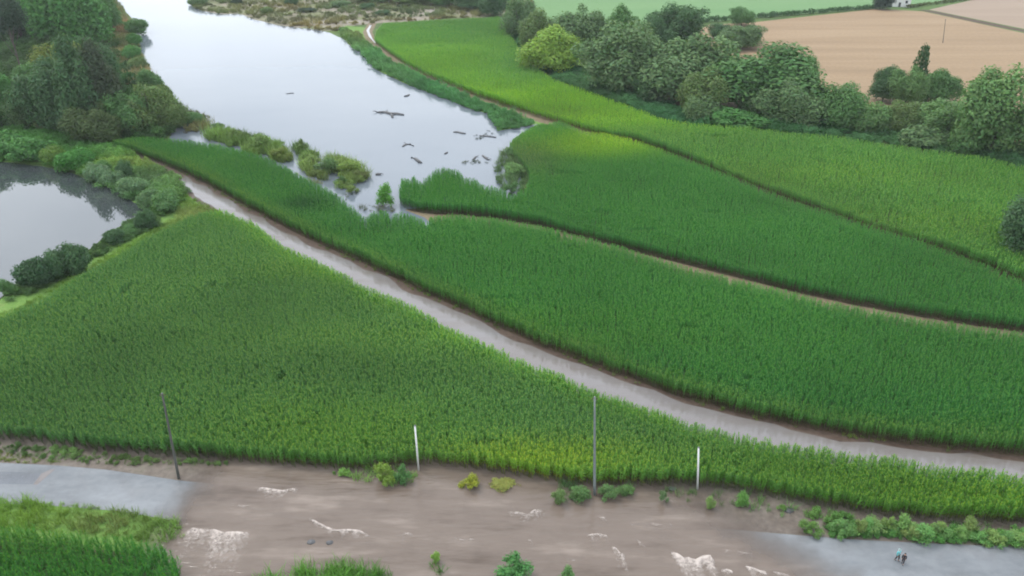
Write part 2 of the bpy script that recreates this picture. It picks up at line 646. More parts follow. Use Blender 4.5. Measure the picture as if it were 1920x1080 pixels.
def shrub(px, py, ytop, wpx, color, label, name='shrub', group=None, kind='dome'):
    p, h, wd = size_at(px, py, ytop, wpx)
    _tc[0] += 1
    ms = CROWNS[kind]
    o = bpy.data.objects.new(name, ms[_tc[0] % len(ms)])
    COL.objects.link(o)
    o.location = (p.x, p.y, -.02)
    o.rotation_euler = (0, 0, _tc[0] * 1.9)
    o.scale = (wd, wd, h)
    o.color = (*color, 1)
    tag(o, label, name.replace('_', ' '), group)
    return o


# ------------------------------------------------------------------ scatter (ground cover nobody could count)
def scatter(name, P, scl, tint, sources, label, cat, rng, tilt=.08):
    n = len(P)
    me = bpy.data.meshes.new(name)
    me.vertices.add(n)
    me.vertices.foreach_set('co', P.astype(np.float32).ravel())
    rot = np.stack([rng.normal(0, tilt, n), rng.normal(0, tilt, n), rng.uniform(0, 2 * PI, n)], 1)
    for nm, ty, arr, key in (('rot', 'FLOAT_VECTOR', rot, 'vector'), ('scl', 'FLOAT_VECTOR', scl, 'vector'),
                             ('tint', 'FLOAT_COLOR', np.concatenate([tint, np.ones((n, 1))], 1), 'color')):
        a = me.attributes.new(nm, ty, 'POINT')
        a.data.foreach_set(key, np.ascontiguousarray(arr, np.float32).ravel())
    a = me.attributes.new('pick', 'INT', 'POINT')
    a.data.foreach_set('value', rng.integers(0, len(sources), n).astype(np.int32))
    me.update()
    o = bpy.data.objects.new(name, me)
    COL.objects.link(o)
    g = bpy.data.node_groups.new(name, 'GeometryNodeTree')
    g.interface.new_socket('Geometry', in_out='INPUT', socket_type='NodeSocketGeometry')
    g.interface.new_socket('Geometry', in_out='OUTPUT', socket_type='NodeSocketGeometry')
    gi, go = g.nodes.new('NodeGroupInput'), g.nodes.new('NodeGroupOutput')
    jn = g.nodes.new('GeometryNodeJoinGeometry')
    for s in sources:
        oi = g.nodes.new('GeometryNodeObjectInfo')
        oi.inputs['Object'].default_value = s
        oi.inputs['As Instance'].default_value = True
        g.links.new(oi.outputs['Geometry'], jn.inputs['Geometry'])
    ip = g.nodes.new('GeometryNodeInstanceOnPoints')
    ip.inputs['Pick Instance'].default_value = True
    g.links.new(gi.outputs[0], ip.inputs['Points'])
    g.links.new(jn.outputs['Geometry'], ip.inputs['Instance'])

    def attr(nm, ty):
        a_ = g.nodes.new('GeometryNodeInputNamedAttribute')
        a_.data_type = ty
        a_.inputs['Name'].default_value = nm
        return a_.outputs['Attribute']
    e2r = g.nodes.new('FunctionNodeEulerToRotation')
    g.links.new(attr('rot', 'FLOAT_VECTOR'), e2r.inputs[0])
    g.links.new(e2r.outputs[0], ip.inputs['Rotation'])
    g.links.new(attr('scl', 'FLOAT_VECTOR'), ip.inputs['Scale'])
    g.links.new(attr('pick', 'INT'), ip.inputs['Instance Index'])
    g.links.new(ip.outputs['Instances'], go.inputs[0])
    md = o.modifiers.new('scatter', 'NODES')
    md.node_group = g
    tag(o, label, cat, None, 'stuff')
    return o


def grid_points(poly, row, gap, angle, rng, jit=.12):
    """points in rows running at an angle, inside an outline"""
    xs = np.array([p.x for p in poly])
    ys = np.array([p.y for p in poly])
    c, s = math.cos(angle), math.sin(angle)
    u = xs * c + ys * s
    v = -xs * s + ys * c
    U, Vv = np.meshgrid(np.arange(u.min(), u.max(), gap), np.arange(v.min(), v.max(), row))
    U = U.ravel() + rng.normal(0, gap * .3, U.size)
    Vv = Vv.ravel() + rng.normal(0, jit, Vv.size)
    x, y = U * c - Vv * s, U * s + Vv * c
    k = inside(poly, x, y)
    return x[k], y[k]


def spots(x, y, base, patches):
    """tint: base colour shifted towards the patches (place, radius along x, along y, colour, weight)"""
    col = np.tile(np.array(base, float), (len(x), 1))
    for (px, py, rx, ry, c, wgt) in patches:
        p = at(px, py, 1.5)
        g = np.exp(-(((x - p.x) / rx) ** 2 + ((y - p.y) / ry) ** 2)) * wgt
        col = col * (1 - g[:, None]) + np.array(c) * g[:, None]
    return col


def crop(name, poly, row, gap, angle, base, patches, hgt, label, sources, seed, gaps=.12, hvar=.12, edge=None, jit=.12):
    rng = np.random.default_rng(seed)
    x, y = grid_points(poly, row, gap, angle, rng, jit)
    n1, n2, n3 = vnoise(x, y, 14, seed), vnoise(x, y, 4.5, seed + 3), vnoise(x, y, 45, seed + 5)
    keep = (rng.random(len(x)) > gaps + .3 * ((n2 > .93) & (n1 > .5)))
    x, y, n1, n2, n3 = x[keep], y[keep], n1[keep], n2[keep], n3[keep]
    h = (hgt / 2.3) * (1 + hvar * 2 * (n1 - .5) + hvar * (n2 - .5) + rng.normal(0, .03, len(x)))
    col = spots(x, y, base, patches)
    h = h * np.where((n2 > .91) & (n1 > .45), .84, 1.0)
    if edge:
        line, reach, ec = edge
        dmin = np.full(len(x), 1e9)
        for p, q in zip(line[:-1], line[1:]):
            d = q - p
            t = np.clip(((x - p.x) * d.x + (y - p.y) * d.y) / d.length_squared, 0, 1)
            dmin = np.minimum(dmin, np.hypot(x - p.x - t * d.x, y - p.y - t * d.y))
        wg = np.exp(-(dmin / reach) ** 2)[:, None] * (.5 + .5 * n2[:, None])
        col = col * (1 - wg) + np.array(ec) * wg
    col *= (.88 + .24 * n3 + .16 * (n1 - .5))[:, None] * rng.uniform(.92, 1.08, (len(x), 1))
    wide = h * .9 * rng.uniform(.85, 1.15, len(x)) * (1 if row < .9 else 1.25)
    print(name, len(x))
    return scatter(name, np.stack([x, y, np.zeros(len(x))], 1), np.stack([wide, wide, h], 1), col, sources, label, 'crop', rng)


def cover(name, poly, density, base, label, cat, sources, seed, hs=(.7, 1.3), patches=(), vary=.3, z=0., thin=0):
    rng = np.random.default_rng(seed)
    xs = np.array([p.x for p in poly]); ys = np.array([p.y for p in poly])
    n = int((xs.max() - xs.min()) * (ys.max() - ys.min()) * density)
    x, y = rng.uniform(xs.min(), xs.max(), n), rng.uniform(ys.min(), ys.max(), n)
    k = inside(poly, x, y)
    if thin:
        k &= vnoise(x, y, 5, seed) > thin
    x, y = x[k], y[k]
    n1 = vnoise(x, y, 6, seed + 1)
    n2 = vnoise(x, y, 22, seed + 2)
    col = spots(x, y, base, patches) * (1 + vary * 2 * (n1 - .5) + vary * (n2 - .5))[:, None] * rng.uniform(.82, 1.18, (len(x), 1))
    col[:, 0] *= 1 + .5 * (n2 - .5)
    s = rng.uniform(hs[0], hs[1], len(x)) * (.75 + .5 * n1)
    print(name, len(x))
    return scatter(name, np.stack([x, y, np.full(len(x), z)], 1), np.stack([s * 1.1, s * 1.1, s], 1), col, sources, label, cat, rng)


_r = np.random.default_rng(3)
CORN = [blade_plant('corn_plant', _r, 16, 2.3, 0, .085, M['corn'], .5, .024, (.85, .45, .5), .14, .27, .97, leaf_len=.54, brown=3) for _ in range(6)]
GRASS = [blade_plant('grass_tuft', _r, 26, .75, .5, .035, M['weed'], .45, var=.25, seg=2) for _ in range(3)]
REED = [blade_plant('reed_tuft', _r, 30, 1.7, .8, .06, M['weed'], .32, var=.3, seg=2) for _ in range(3)]


def weed_obj(seed):
    rng = np.random.default_rng(seed)
    cs = [(rng.normal(0, .28), rng.normal(0, .28), rng.uniform(.2, .72)) for _ in range(7)]
    V, F, Cc = leaf_cloud(rng, cs, [rng.uniform(.16, .32) for _ in cs], 85, .08, .2, loose=.35)
    V[:, 2] -= V[:, 2].min()
    return bpy.data.objects.new('weed_clump', np_mesh('weed_clump', V, F, Cc, M['weed']))


WEED = [weed_obj(s) for s in (11, 12, 13)]

# ================================================================== THE LIE OF THE LAND
# ---- ground
gz = -.05
g = sheet('ground', [Vector((-6000, -400)), Vector((6000, -400)), Vector((6000, 9000)), Vector((-6000, 9000))], gz, M['ground'], 'flat green meadow ground under fields, woods and flood water')

A_far = [(1920, 903), (1847, 887), (1780, 884), (1730, 877), (1680, 864), (1613, 863), (1547, 849), (1487, 841), (1430, 833), (1363, 814), (1280, 793),
         (1240, 778), (1190, 760), (1117, 737), (1073, 720), (1040, 704), (990, 687), (940, 663), (857, 631), (827, 614), (783, 588), (723, 561), (680, 541),
         (640, 518), (600, 498), (533, 468), (473, 421), (417, 399)]
A_front = [(-120, 815), (0, 824), (60, 830), (130, 840), (200, 848), (335, 858), (400, 863), (480, 871), (560, 878), (640, 884), (700, 881), (785, 874),
           (840, 876), (907, 884), (950, 891), (1023, 903), (1053, 908), (1113, 914), (1187, 913), (1273, 910), (1380, 921), (1467, 939), (1547, 951),
           (1640, 966), (1713, 974), (1920, 985), (2150, 1003)]
A_left = [(380, 402), (350, 410), (317, 428), (267, 454), (207, 491), (150, 524), (67, 574), (0, 602), (-120, 660)]
A = ring(A_front) + ring([(2150, 945, 2.3)] + [(x, y, 1.7) for x, y in A_far + A_left])

B_front = [(215, 283), (253, 290), (300, 306), (347, 326), (400, 353), (467, 392), (567, 444), (640, 476), (723, 514), (797, 551), (873, 584), (940, 617),
           (1023, 654), (1100, 681), (1160, 704), (1280, 747), (1347, 764), (1413, 784), (1480, 797), (1580, 817), (1680, 831), (1780, 843), (1920, 855), (2200, 885)]
T2_near = [(2200, 662), (1920, 633), (1870, 628), (1800, 618), (1700, 603), (1600, 584), (1500, 564), (1400, 539), (1280, 508), (1173, 474), (1073, 451),
           (1007, 431), (923, 418), (850, 412)]
B_lake = [(806, 412), (801, 424), (787, 413), (765, 405), (750, 402), (735, 408), (720, 398), (700, 400), (684, 412), (672, 398), (655, 388), (640, 374), (617, 358),
          (567, 334), (533, 314), (500, 298), (450, 284), (383, 271), (333, 263), (280, 261), (220, 265)]
B = ring(B_front) + ring([(x, y, 1.35) for x, y in T2_near]) + ring([(x, y, 1.9) for x, y in B_lake])

C_front = [(752, 388), (770, 397), (807, 402), (870, 405), (923, 411), (1007, 424), (1107, 451), (1207, 478), (1280, 496), (1400, 526), (1500, 551), (1600, 573),
           (1700, 591), (1800, 608), (1900, 622), (2200, 655)]
C_far = [(2200, 640), (2060, 600), (1920, 543), (1850, 511), (1750, 475), (1600, 429), (1400, 356), (1280, 307), (1220, 286), (1175, 272), (1140, 264), (1100, 250),
         (1050, 229), (1010, 236), (978, 250), (955, 268), (965, 290), (985, 310), (995, 335), (985, 358), (960, 370), (938, 358), (907, 352), (890, 338), (872, 336), (857, 321), (832, 317), (817, 319),
         (803, 334), (790, 346), (775, 333), (765, 340), (754, 337), (748, 360)]
C = ring(C_front) + ring([(x, y, .6) for x, y in C_far[:11]] + [(x, y, 1.9) for x, y in C_far[11:]])

E_front = [(703, 82), (733, 105), (767, 128), (800, 145), (850, 165), (900, 185), (960, 205), (1010, 222), (1060, 237), (1110, 253), (1150, 263)]
E_mid = [(1180, 263), (1220, 276), (1280, 297), (1400, 347), (1600, 420), (1750, 466), (1850, 502), (1920, 533), (2150, 620)]
E_back = [(2150, 345), (1920, 316), (1860, 302), (1800, 292), (1700, 276), (1600, 263), (1500, 251), (1400, 241), (1300, 235), (1240, 225), (1180, 200), (1100, 172),
          (1040, 150), (1000, 125), (975, 95), (950, 55), (938, 32), (850, 36), (760, 42), (720, 45), (705, 60)]
E = ring(E_front) + ring([(x, y, .3) for x, y in E_mid]) + ring([(x, y, 2.0) for x, y in E_back])

# ---- soil under the crops
for poly, nm in ((A, 'lower cornfield between pond and river'), (B, 'middle cornfield between the two tracks'), (C, 'upper cornfield beside the lake'), (E, 'pale cornfield below the tree belt')):
    sheet('field_soil', poly, gz + .01, M['soil'], 'brown soil under the ' + nm)

# ---- far fields on the far side of the tree belt
sheet('far_green_field', ring([(930, 40), (1100, 45), (1300, 43), (1640, 14), (1830, -2), (2100, -30), (2500, -130), (300, -130), (700, -40)]), gz + .012, M['meadow'], 'flat pale green field behind the tree belt')
sheet('stubble_field', ring([(1180, 130), (1330, 46), (1410, 42), (1640, 17), (1730, 21), (1920, 62), (2300, 140), (2300, 330), (1900, 270), (1500, 240), (1250, 200)]), gz + .02, M['stubble'], 'tan stubble field with faint mowing stripes behind the tree belt')
sheet('harvested_field', ring([(1742, 18), (1840, -4), (2300, -80), (2300, 130), (1920, 54)]), gz + .024, M['stubble2'], 'greyish tan harvested field in the far corner')
sheet('field_boundary', ring([(1722, 18), (1742, 19), (1830, 37), (1920, 56), (2300, 136), (2300, 142), (1920, 60), (1820, 40)]), gz + .03, M['soil'], 'brown strip between the two harvested fields')
# ---- marshy far shore
marsh_out = [(350, -25), (365, 18), (417, 27), (447, 25), (477, 37), (520, 47), (560, 52), (600, 58), (635, 58), (650, 50), (690, 45), (730, 42), (850, 36), (945, 30), (1000, 10), (1000, -25)]
sheet('marsh_ground', ring(marsh_out), gz + .034, M['marsh'], 'tan and green marshy shore at the head of the lake')
# ---- banks and verges
bank_lake = [(640, 66), (673, 97), (707, 130), (767, 160), (820, 181), (853, 194), (893, 208), (917, 214), (927, 231), (937, 247), (965, 243), (1008, 234),
             (1050, 231), (1100, 248), (1010, 218), (900, 178), (850, 157), (790, 128), (740, 98), (700, 72), (688, 52), (650, 48), (632, 58)]
sheet('lake_bank', ring(bank_lake), gz + .045, M['verge'], 'grassy bank between the lake and the far dirt path')
sheet('pond_bank', ring([(-150, 250), (0, 245), (180, 268), (230, 290), (320, 335), (420, 400), (330, 430), (207, 500), (67, 585), (0, 612), (-150, 690),
                         (-150, 610), (0, 563), (33, 540), (100, 520), (180, 460), (233, 425), (270, 395), (247, 378), (213, 356), (140, 321), (83, 308), (-150, 296)]), gz + .05, M['verge'],
      'yellow green grassy bank around the pond')
sheet('river_verge', ring([(-150, 930), (0, 940), (120, 948), (220, 956), (335, 975), (345, 1000), (350, 1130), (-150, 1130)]), gz + .05, M['verge'], 'grassy verge below the flooded road')
sheet('mud_margin', ring([(-150, 800), (0, 818), (200, 840), (420, 858), (420, 905), (330, 900), (230, 884), (120, 876), (0, 868), (-150, 864)]), gz + .05, M['mud'], 'muddy margin between cornfield and wet road')
sheet('edge_verge', ring([(x, y + 4) for x, y in A_far] + [(x - 4, y + 26) for x, y in reversed(A_far)]), gz + .055, M['verge'], 'strip of grass between lower cornfield and flooded track')
sheet('mud_margin', ring([(1380, 905), (1640, 950), (1920, 972), (2300, 1000), (2300, 1040), (1920, 1020), (1760, 1014), (1560, 1006), (1380, 990)]), gz + .05, M['mud'], 'muddy ground under the shrub row beside the road')
sheet('river_bed', ring([(-250, 790), (0, 800)] + [(x, y - 30) for x, y in A_front[2:]] + [(2250, 1000), (2400, 1400), (-450, 1400)]), gz + .04, M['mud'], 'muddy bed of the flood river')
# ---- paths
sheet('dirt_path', ring([(x, y - 1) for x, y in C_front] + [(x - 3, y + 19) for x, y in reversed(C_front)]), gz + .06, M['dirt'], 'narrow brown dirt path between the middle and upper cornfields')
sheet('lakeside_path', ring([(1165, 268), (1150, 258), (1060, 231), (1010, 216), (900, 178), (850, 158), (790, 130), (740, 100), (706, 78), (698, 60), (706, 44),
                             (690, 44), (680, 60), (688, 80), (735, 115), (790, 144), (850, 171), (900, 191), (1010, 229), (1060, 243), (1130, 266)]), gz + .065, M['dirt'], 'curved brown dirt path along the lake bank')
T1_far = [(180, 280), (253, 293), (300, 309), (347, 330), (400, 357), (467, 397), (567, 450), (640, 482), (723, 520), (797, 557), (873, 590), (940, 623), (1023, 660), (1100, 687),
          (1160, 710), (1280, 753), (1347, 770), (1413, 790), (1480, 803), (1580, 823), (1680, 837), (1780, 850), (1920, 863), (2200, 892)]
T1_near = [(2200, 965), (1920, 920)] + [(x - 4, y + 14) for x, y in A_far[1:]] + [(347, 362), (317, 342), (267, 318), (227, 301), (185, 292)]
sheet('muddy_track', ring([(x, y - 7) for x, y in T1_far] + T1_near), gz + .06, M['track_mud'], 'brown muddy field track along the middle cornfield')
# ---- road
sheet('road', ring([(-200, 862), (0, 868), (110, 873), (200, 881), (270, 891), (335, 901), (700, 935), (1200, 978), (1500, 1004), (1600, 1012), (1760, 1020), (1920, 1026), (2200, 1040),
                    (2200, 1180), (1900, 1140), (1500, 1110), (1000, 1060), (500, 1000), (335, 978), (220, 958), (120, 950), (0, 944), (-200, 936)]), gz + .07, M['asphalt'], 'wet grey asphalt road showing at both ends of the flood')

sheet('film_shade_patch', ring([(-60, 884), (30, 885), (78, 888), (62, 908), (-60, 908)]), gz + .074, M['asphalt_shaded'], 'darker rectangle of water film shading on the wet asphalt road')  # shading of the water film, painted as a darker asphalt sheet
sheet('road_water_edge', ring([(78, 888), (96, 880), (104, 880), (70, 909), (62, 909)]), gz + .078, M['track_water'], 'pale water edge beside the dark film shading')
# ---- water
lake_out = [(350, -60), (352, 5), (377, 21), (417, 27), (447, 25), (477, 37), (520, 47), (560, 52), (590, 56), (617, 60), (640, 72), (673, 97), (707, 130), (733, 143), (767, 160),
            (820, 180), (853, 193), (893, 207), (917, 213), (927, 230), (937, 246), (970, 240), (1007, 233), (985, 245), (960, 262), (950, 290), (975, 330), (975, 372), (900, 385), (800, 388), (765, 392),
            (800, 408), (812, 421), (790, 430), (730, 425), (670, 430), (600, 385), (520, 330), (440, 300), (370, 285), (320, 272), (318, 258), (332, 238), (350, 226), (352, 212), (332, 192), (300, 158), (274, 126), (265, 98),
            (258, 70), (254, 48), (242, 30), (224, 10), (215, -10), (195, -60)]
sheet('lake', rough(ring(lake_out), 4.0, .9, 3), gz + .085, M['lake'], 'calm pale grey flooded lake reflecting the cloudy sky', cat='lake')
pond_out = [(-200, 296), (0, 303), (83, 311), (140, 324), (200, 350), (230, 361), (247, 379), (267, 387), (290, 398), (266, 397), (240, 418), (200, 440), (180, 457), (140, 490), (33, 536), (0, 562), (-200, 640)]
sheet('pond', rough(ring(pond_out), 4.0, .5, 5), gz + .085, M['pond'], 'dark still pond mirroring the trees on its far bank', cat='pond')
sheet('track_water', rough(ring([(x, y + 2) for x, y in T1_far[3:]] + T1_near[:-5] + [(415, 399), (390, 385), (347, 357), (335, 342)]), 2.2, .8, 8), gz + .08, M['track_water'], 'pale brown flood water running along the field track', cat='flood water')
sheet('puddle', rough(ring([(268, 316), (285, 315), (310, 325), (318, 333), (300, 333), (280, 324)]), 1.5, .3, 2), gz + .08, M['track_water'], 'small bright puddle on the muddy track', cat='puddle')
sheet('path_puddle', ring([(694, 46), (698, 45), (692, 58), (699, 74), (708, 84), (703, 81), (691, 68), (687, 57)]), gz + .082, M['track_water'], 'thin water filled rut on the lakeside path', cat='puddle')
sheet('inlet_water', ring([(925, 251), (960, 243), (1005, 234), (990, 243), (962, 262), (945, 270)]), gz + .1, M['lake'], 'narrow water inlet at the end of the lake bank', cat='inlet')

# flood river: gridded so that it can thin out over the road at both ends
xs = np.arange(-170, 175, 2.2)
ys = np.arange(40, 112, 2.2)
RV = ring([(-250, 780), (0, 790)] + [(x, y - 34) for x, y in A_front[2:]] + [(2250, 1000), (2400, 1400), (-450, 1400)])
X, Y = np.meshgrid(xs, ys)
X, Y = X.ravel(), Y.ravel()
V3, deep = [], []
road_l, road_r = at(330, 940), at(1560, 1045)
for x, y in zip(X, Y):
    V3.append((x, y, gz + .1))
left_edge = at(340, 940).x + (Y - at(340, 940).y) * .12
right_edge = at(1500, 1050).x + (at(1500, 1050).y - Y) * 1.0
dl = np.clip((X - left_edge) / 4 + .35, 0, 1)
dr = np.clip((right_edge - X) / 9 + .45, 0, 1)
deep = np.minimum(dl, dr)
ins = inside(RV, X, Y)
nx = len(xs)
fs = []
for j in range(len(ys) - 1):
    for i in range(nx - 1):
        q = (j * nx + i, j * nx + i + 1, (j + 1) * nx + i + 1, (j + 1) * nx + i)
        if all(ins[k] for k in q):
            fs.append(q)
used = sorted({k for q in fs for k in q})
remap = {k: n for n, k in enumerate(used)}
rv = link_mesh('flood_river', [V3[k] for k in used], [tuple(remap[k] for k in q) for q in fs], M['river'])
a = rv.data.attributes.new('deep', 'FLOAT', 'POINT')
a.data.foreach_set('value', np.array([deep[k] for k in used], np.float32))
tag(rv, 'brown muddy flood river flowing across the road', 'flood water', None, 'structure')

# ================================================================== CROPS AND GROUND COVER
ang = math.atan2(at(1280, 793).y - at(640, 518).y, at(1280, 793).x - at(640, 518).x)
YG = (.17, .37, .035)
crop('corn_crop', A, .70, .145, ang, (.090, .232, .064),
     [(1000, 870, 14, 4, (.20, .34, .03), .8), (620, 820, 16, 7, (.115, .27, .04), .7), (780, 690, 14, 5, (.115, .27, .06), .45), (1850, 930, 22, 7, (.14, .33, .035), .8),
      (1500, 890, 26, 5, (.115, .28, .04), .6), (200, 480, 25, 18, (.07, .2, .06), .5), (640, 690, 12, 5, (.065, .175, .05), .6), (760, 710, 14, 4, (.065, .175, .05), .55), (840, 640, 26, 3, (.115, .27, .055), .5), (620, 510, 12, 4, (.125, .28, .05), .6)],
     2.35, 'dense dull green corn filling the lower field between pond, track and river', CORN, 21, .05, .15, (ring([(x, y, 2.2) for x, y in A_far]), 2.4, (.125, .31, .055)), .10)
crop('corn_crop', B, .75, .17, ang, (.057, .214, .047),
     [(930, 600, 30, 4, (.075, .24, .04), .6), (1000, 640, 25, 3, (.08, .24, .04), .6), (350, 310, 20, 4, (.07, .22, .05), .5), (570, 385, 5, 4, (.025, .10, .03), .8), (1700, 780, 60, 10, (.045, .155, .028), .5), (1500, 760, 60, 6, (.045, .2, .05), .5)],
     2.35, 'tall saturated green corn in the middle strip between the two tracks', CORN, 22, .06, .12, (ring(B_front), 2.5, (.085, .21, .045)))
crop('corn_crop', C, .78, .19, ang + .1, (.056, .212, .047),
     [(1030, 262, 20, 20, (.065, .26, .05), .8), (1120, 270, 17, 9, YG, .95), (1085, 285, 14, 5, YG, .6), (1150, 264, 12, 8, (.2, .4, .04), .8), (980, 300, 10, 14, (.09, .16, .06), .7), (800, 340, 16, 10, (.05, .21, .03), .8)],
     2.35, 'deep green corn of the upper field standing in water at the lake edge', CORN, 23, .08, .1)
crop('corn_crop', E, .9, .28, ang - .15, (.105, .290, .062),
     [(850, 105, 60, 45, (.16, .38, .04), .9), (1000, 180, 50, 25, (.18, .42, .035), .95), (880, 60, 45, 50, (.085, .25, .07), .7), (1120, 225, 40, 14, (.17, .38, .035), .85), (980, 120, 14, 30, (.075, .22, .08), .6),
      (1300, 262, 40, 10, (.10, .25, .06), .6), (1500, 330, 40, 10, (.13, .30, .05), .6), (1750, 420, 50, 8, (.13, .31, .05), .6)],
     2.35, 'pale yellow green corn sloping from the lakeside path to the tree belt', CORN, 24, .1, .14)
Fp = ring([(-120, 980, 2.0), (0, 990, 2.0), (60, 992, 2.0), (150, 1002, 2.0), (250, 1012, 2.0), (315, 1030, 2.0), (338, 1062, 2.0), (345, 1110), (345, 1200), (-120, 1200)])
sheet('field_soil', Fp, gz + .056, M['soil'], 'brown soil under the small cornfield below the road')
crop('corn_crop', Fp, .75, .2, 0, (.046, .185, .030), [(60, 1000, 10, 3, (.10, .24, .04), .5)], 2.3, 'bright green corn in the near corner below the road', CORN, 25, .05, .12)

bank_strip = ring([(640, 66), (673, 97), (707, 130), (767, 160), (820, 181), (853, 194), (893, 208), (917, 214), (927, 231), (937, 247), (965, 243), (1004, 233), (985, 226), (950, 210), (900, 193), (850, 174), (790, 147), (735, 117), (690, 84), (670, 62), (640, 56)])
cover('bank_weeds', bank_strip, .8, (.085, .22, .075), 'bushy green weeds covering the bank between lake and path', 'weeds', WEED + REED[:1], 31, (.9, 1.7), [(700, 60, 12, 20, (.2, .16, .06), .7), (640, 70, 10, 14, (.1, .2, .05), .5)])
cover('path_grass', ring([(712, 98), (735, 110), (790, 140), (850, 168), (900, 188), (985, 220), (985, 226), (900, 193), (850, 174), (790, 147), (735, 117), (700, 92)]), 1.5, (.17, .24, .06), 'low grass between the lakeside path and the bank weeds', 'grass', GRASS, 56, (.4, .7), thin=.3)
cover('pond_grass', ring([(-80, 650), (0, 592), (67, 560), (150, 512), (207, 478), (267, 445), (330, 405), (345, 365), (400, 392), (417, 405), (350, 415), (267, 458), (207, 495), (67, 580), (0, 608)]), 3.6, (.135, .26, .05),
      'yellow green grass strip between pond and cornfield', 'grass', GRASS, 32, (.7, 1.2), [(360, 390, 8, 6, (.20, .22, .075), .7)])
cover('pond_weeds', ring([(-80, 250), (0, 245), (110, 252), (180, 268), (230, 288), (320, 330), (350, 362), (330, 400), (290, 410), (272, 385), (247, 376), (213, 354), (140, 318), (83, 306), (-80, 296)]), .7, (.085, .19, .045),
      'lush green weeds along the far bank of the pond', 'weeds', WEED, 33, (1.0, 2.0), [(250, 340, 8, 10, (.11, .18, .10), .6), (140, 290, 10, 6, (.08, .23, .04), .5), (250, 300, 14, 4, (.18, .24, .05), .6)])
cover('pond_edge_weeds', ring([(-20, 575), (33, 540), (100, 522), (180, 460), (233, 426), (275, 398), (300, 405), (300, 425), (207, 470), (120, 525), (40, 560)]), .9, (.075, .15, .05),
      'low dark weeds at the near water edge of the pond', 'weeds', WEED, 34, (.7, 1.3), vary=.3)
cover('roadside_weeds', ring([(-60, 934), (0, 938), (120, 946), (220, 956), (335, 980), (345, 1010), (300, 1018), (150, 1000), (0, 990), (-60, 990)]), 6.0, (.125, .28, .055), 'ragged yellow green weeds on the verge below the wet road', 'weeds', GRASS + GRASS + REED[:1], 35, (.4, 1.0),
      [(190, 965, 5, 2.5, (.17, .19, .08), .6), (40, 950, 6, 3, (.17, .31, .045), .6)])
cover('margin_grass', ring([(-60, 845), (0, 848), (60, 855), (125, 868), (60, 869), (0, 866), (-60, 860)]), 7, (.16, .24, .05), 'grass strip along the upper side of the wet road', 'grass', GRASS, 36, (.35, .6))
cover('margin_weeds', ring([(-60, 822), (0, 832), (130, 845), (330, 864), (430, 868), (430, 874), (330, 872), (250, 874), (120, 864), (0, 850)]), 5.0, (.14, .215, .07), 'scattered weeds on the mud in front of the cornfield', 'weeds', GRASS + WEED[:1], 37, (.3, .75), thin=.36)
cover('track_grass', ring([(x, y + 6) for x, y in A_far[10:]] + [(x - 3, y + 22) for x, y in reversed(A_far[10:])]), 3.0, (.16, .25, .04), 'fringe of light grass beside the flooded track', 'grass', GRASS, 38, (.7, 1.2))
cover('path_grass', ring([(x, y + 8) for x, y in C_front[3:]] + [(x - 3, y + 22) for x, y in reversed(C_front[3:])]), 1.4, (.16, .2, .06), 'thin grass along the dirt path', 'grass', GRASS, 39, (.3, .6), thin=.45)
cover('bare_edge_grass', ring([(x, y - 3) for x, y in B_front[2:]] + [(x, y + 4) for x, y in reversed(B_front[2:])]), 1.2, (.12, .19, .04), 'short grass at the foot of the middle corn', 'grass', GRASS, 40, (.4, .7), thin=.35)
cover('marsh_reeds', ring(marsh_out), .22, (.15, .165, .075), 'mixed tan and green reeds on the marshy far shore', 'reeds', REED + WEED, 41, (.7, 1.7), [(600, 42, 22, 8, (.27, .2, .075), .9), (410, 20, 14, 8, (.13, .21, .08), .8), (500, 35, 20, 8, (.2, .175, .14), .7), (830, 22, 50, 20, (.12, .15, .07), .7), (760, 32, 60, 5, (.22, .16, .09), .7), (680, 20, 25, 20, (.16, .18, .09), .6)], .4, thin=.36)
cover('lake_reeds', ring([(395, 243), (420, 240), (450, 252), (500, 262), (545, 292), (548, 303), (530, 306), (490, 294), (440, 280), (420, 268), (390, 260)]), 1.9, (.155, .235, .065), 'yellow green reed bed in the flooded lake edge', 'reeds', REED + WEED[:1], 42, (.5, 1.9), thin=.36, vary=.4)
cover('lake_reeds', ring([(553, 278), (575, 282), (600, 296), (640, 300), (670, 312), (690, 332), (680, 340), (660, 345), (650, 357), (625, 350), (600, 338), (580, 330), (566, 312)]), 1.9, (.13, .215, .065), 'olive green reed island between lake and middle corn', 'reeds', REED + WEED[:2], 43, (.5, 1.8), thin=.36, vary=.45)
cover('lake_reeds', ring([(385, 250), (420, 268), (450, 283), (500, 296), (535, 310), (560, 318), (600, 338), (640, 356), (660, 370), (650, 376), (600, 352), (540, 322), (500, 306), (440, 288), (390, 272)]), .55, (.14, .19, .08), 'loose stalks standing in the shallow strip beside the middle corn', 'reeds', REED + GRASS, 57, (.4, 1.2), thin=.52, vary=.45)
cover('shore_reeds', ring([(195, -10), (225, 10), (250, 60), (258, 100), (285, 140), (310, 175), (335, 200), (385, 222), (395, 240), (370, 250), (335, 240), (300, 215), (270, 180), (230, 150), (205, 100), (195, 40)]), .45, (.16, .17, .075), 'dry tan and green reeds on the shore below the woods', 'reeds', REED + WEED, 44, (.9, 1.8), [(240, 150, 18, 45, (.25, .2, .11), .8), (215, 50, 10, 30, (.26, .17, .11), .6), (330, 205, 14, 12, (.09, .13, .045), .7)], .35)
cover('inlet_reeds', ring([(935, 290), (955, 282), (985, 312), (995, 340), (975, 366), (950, 366), (935, 345), (925, 320)]), .9, (.13, .19, .085), 'pale reeds and flattened stalks at the lake corner', 'reeds', REED + WEED[:1], 45, (.6, 1.2), thin=.3)
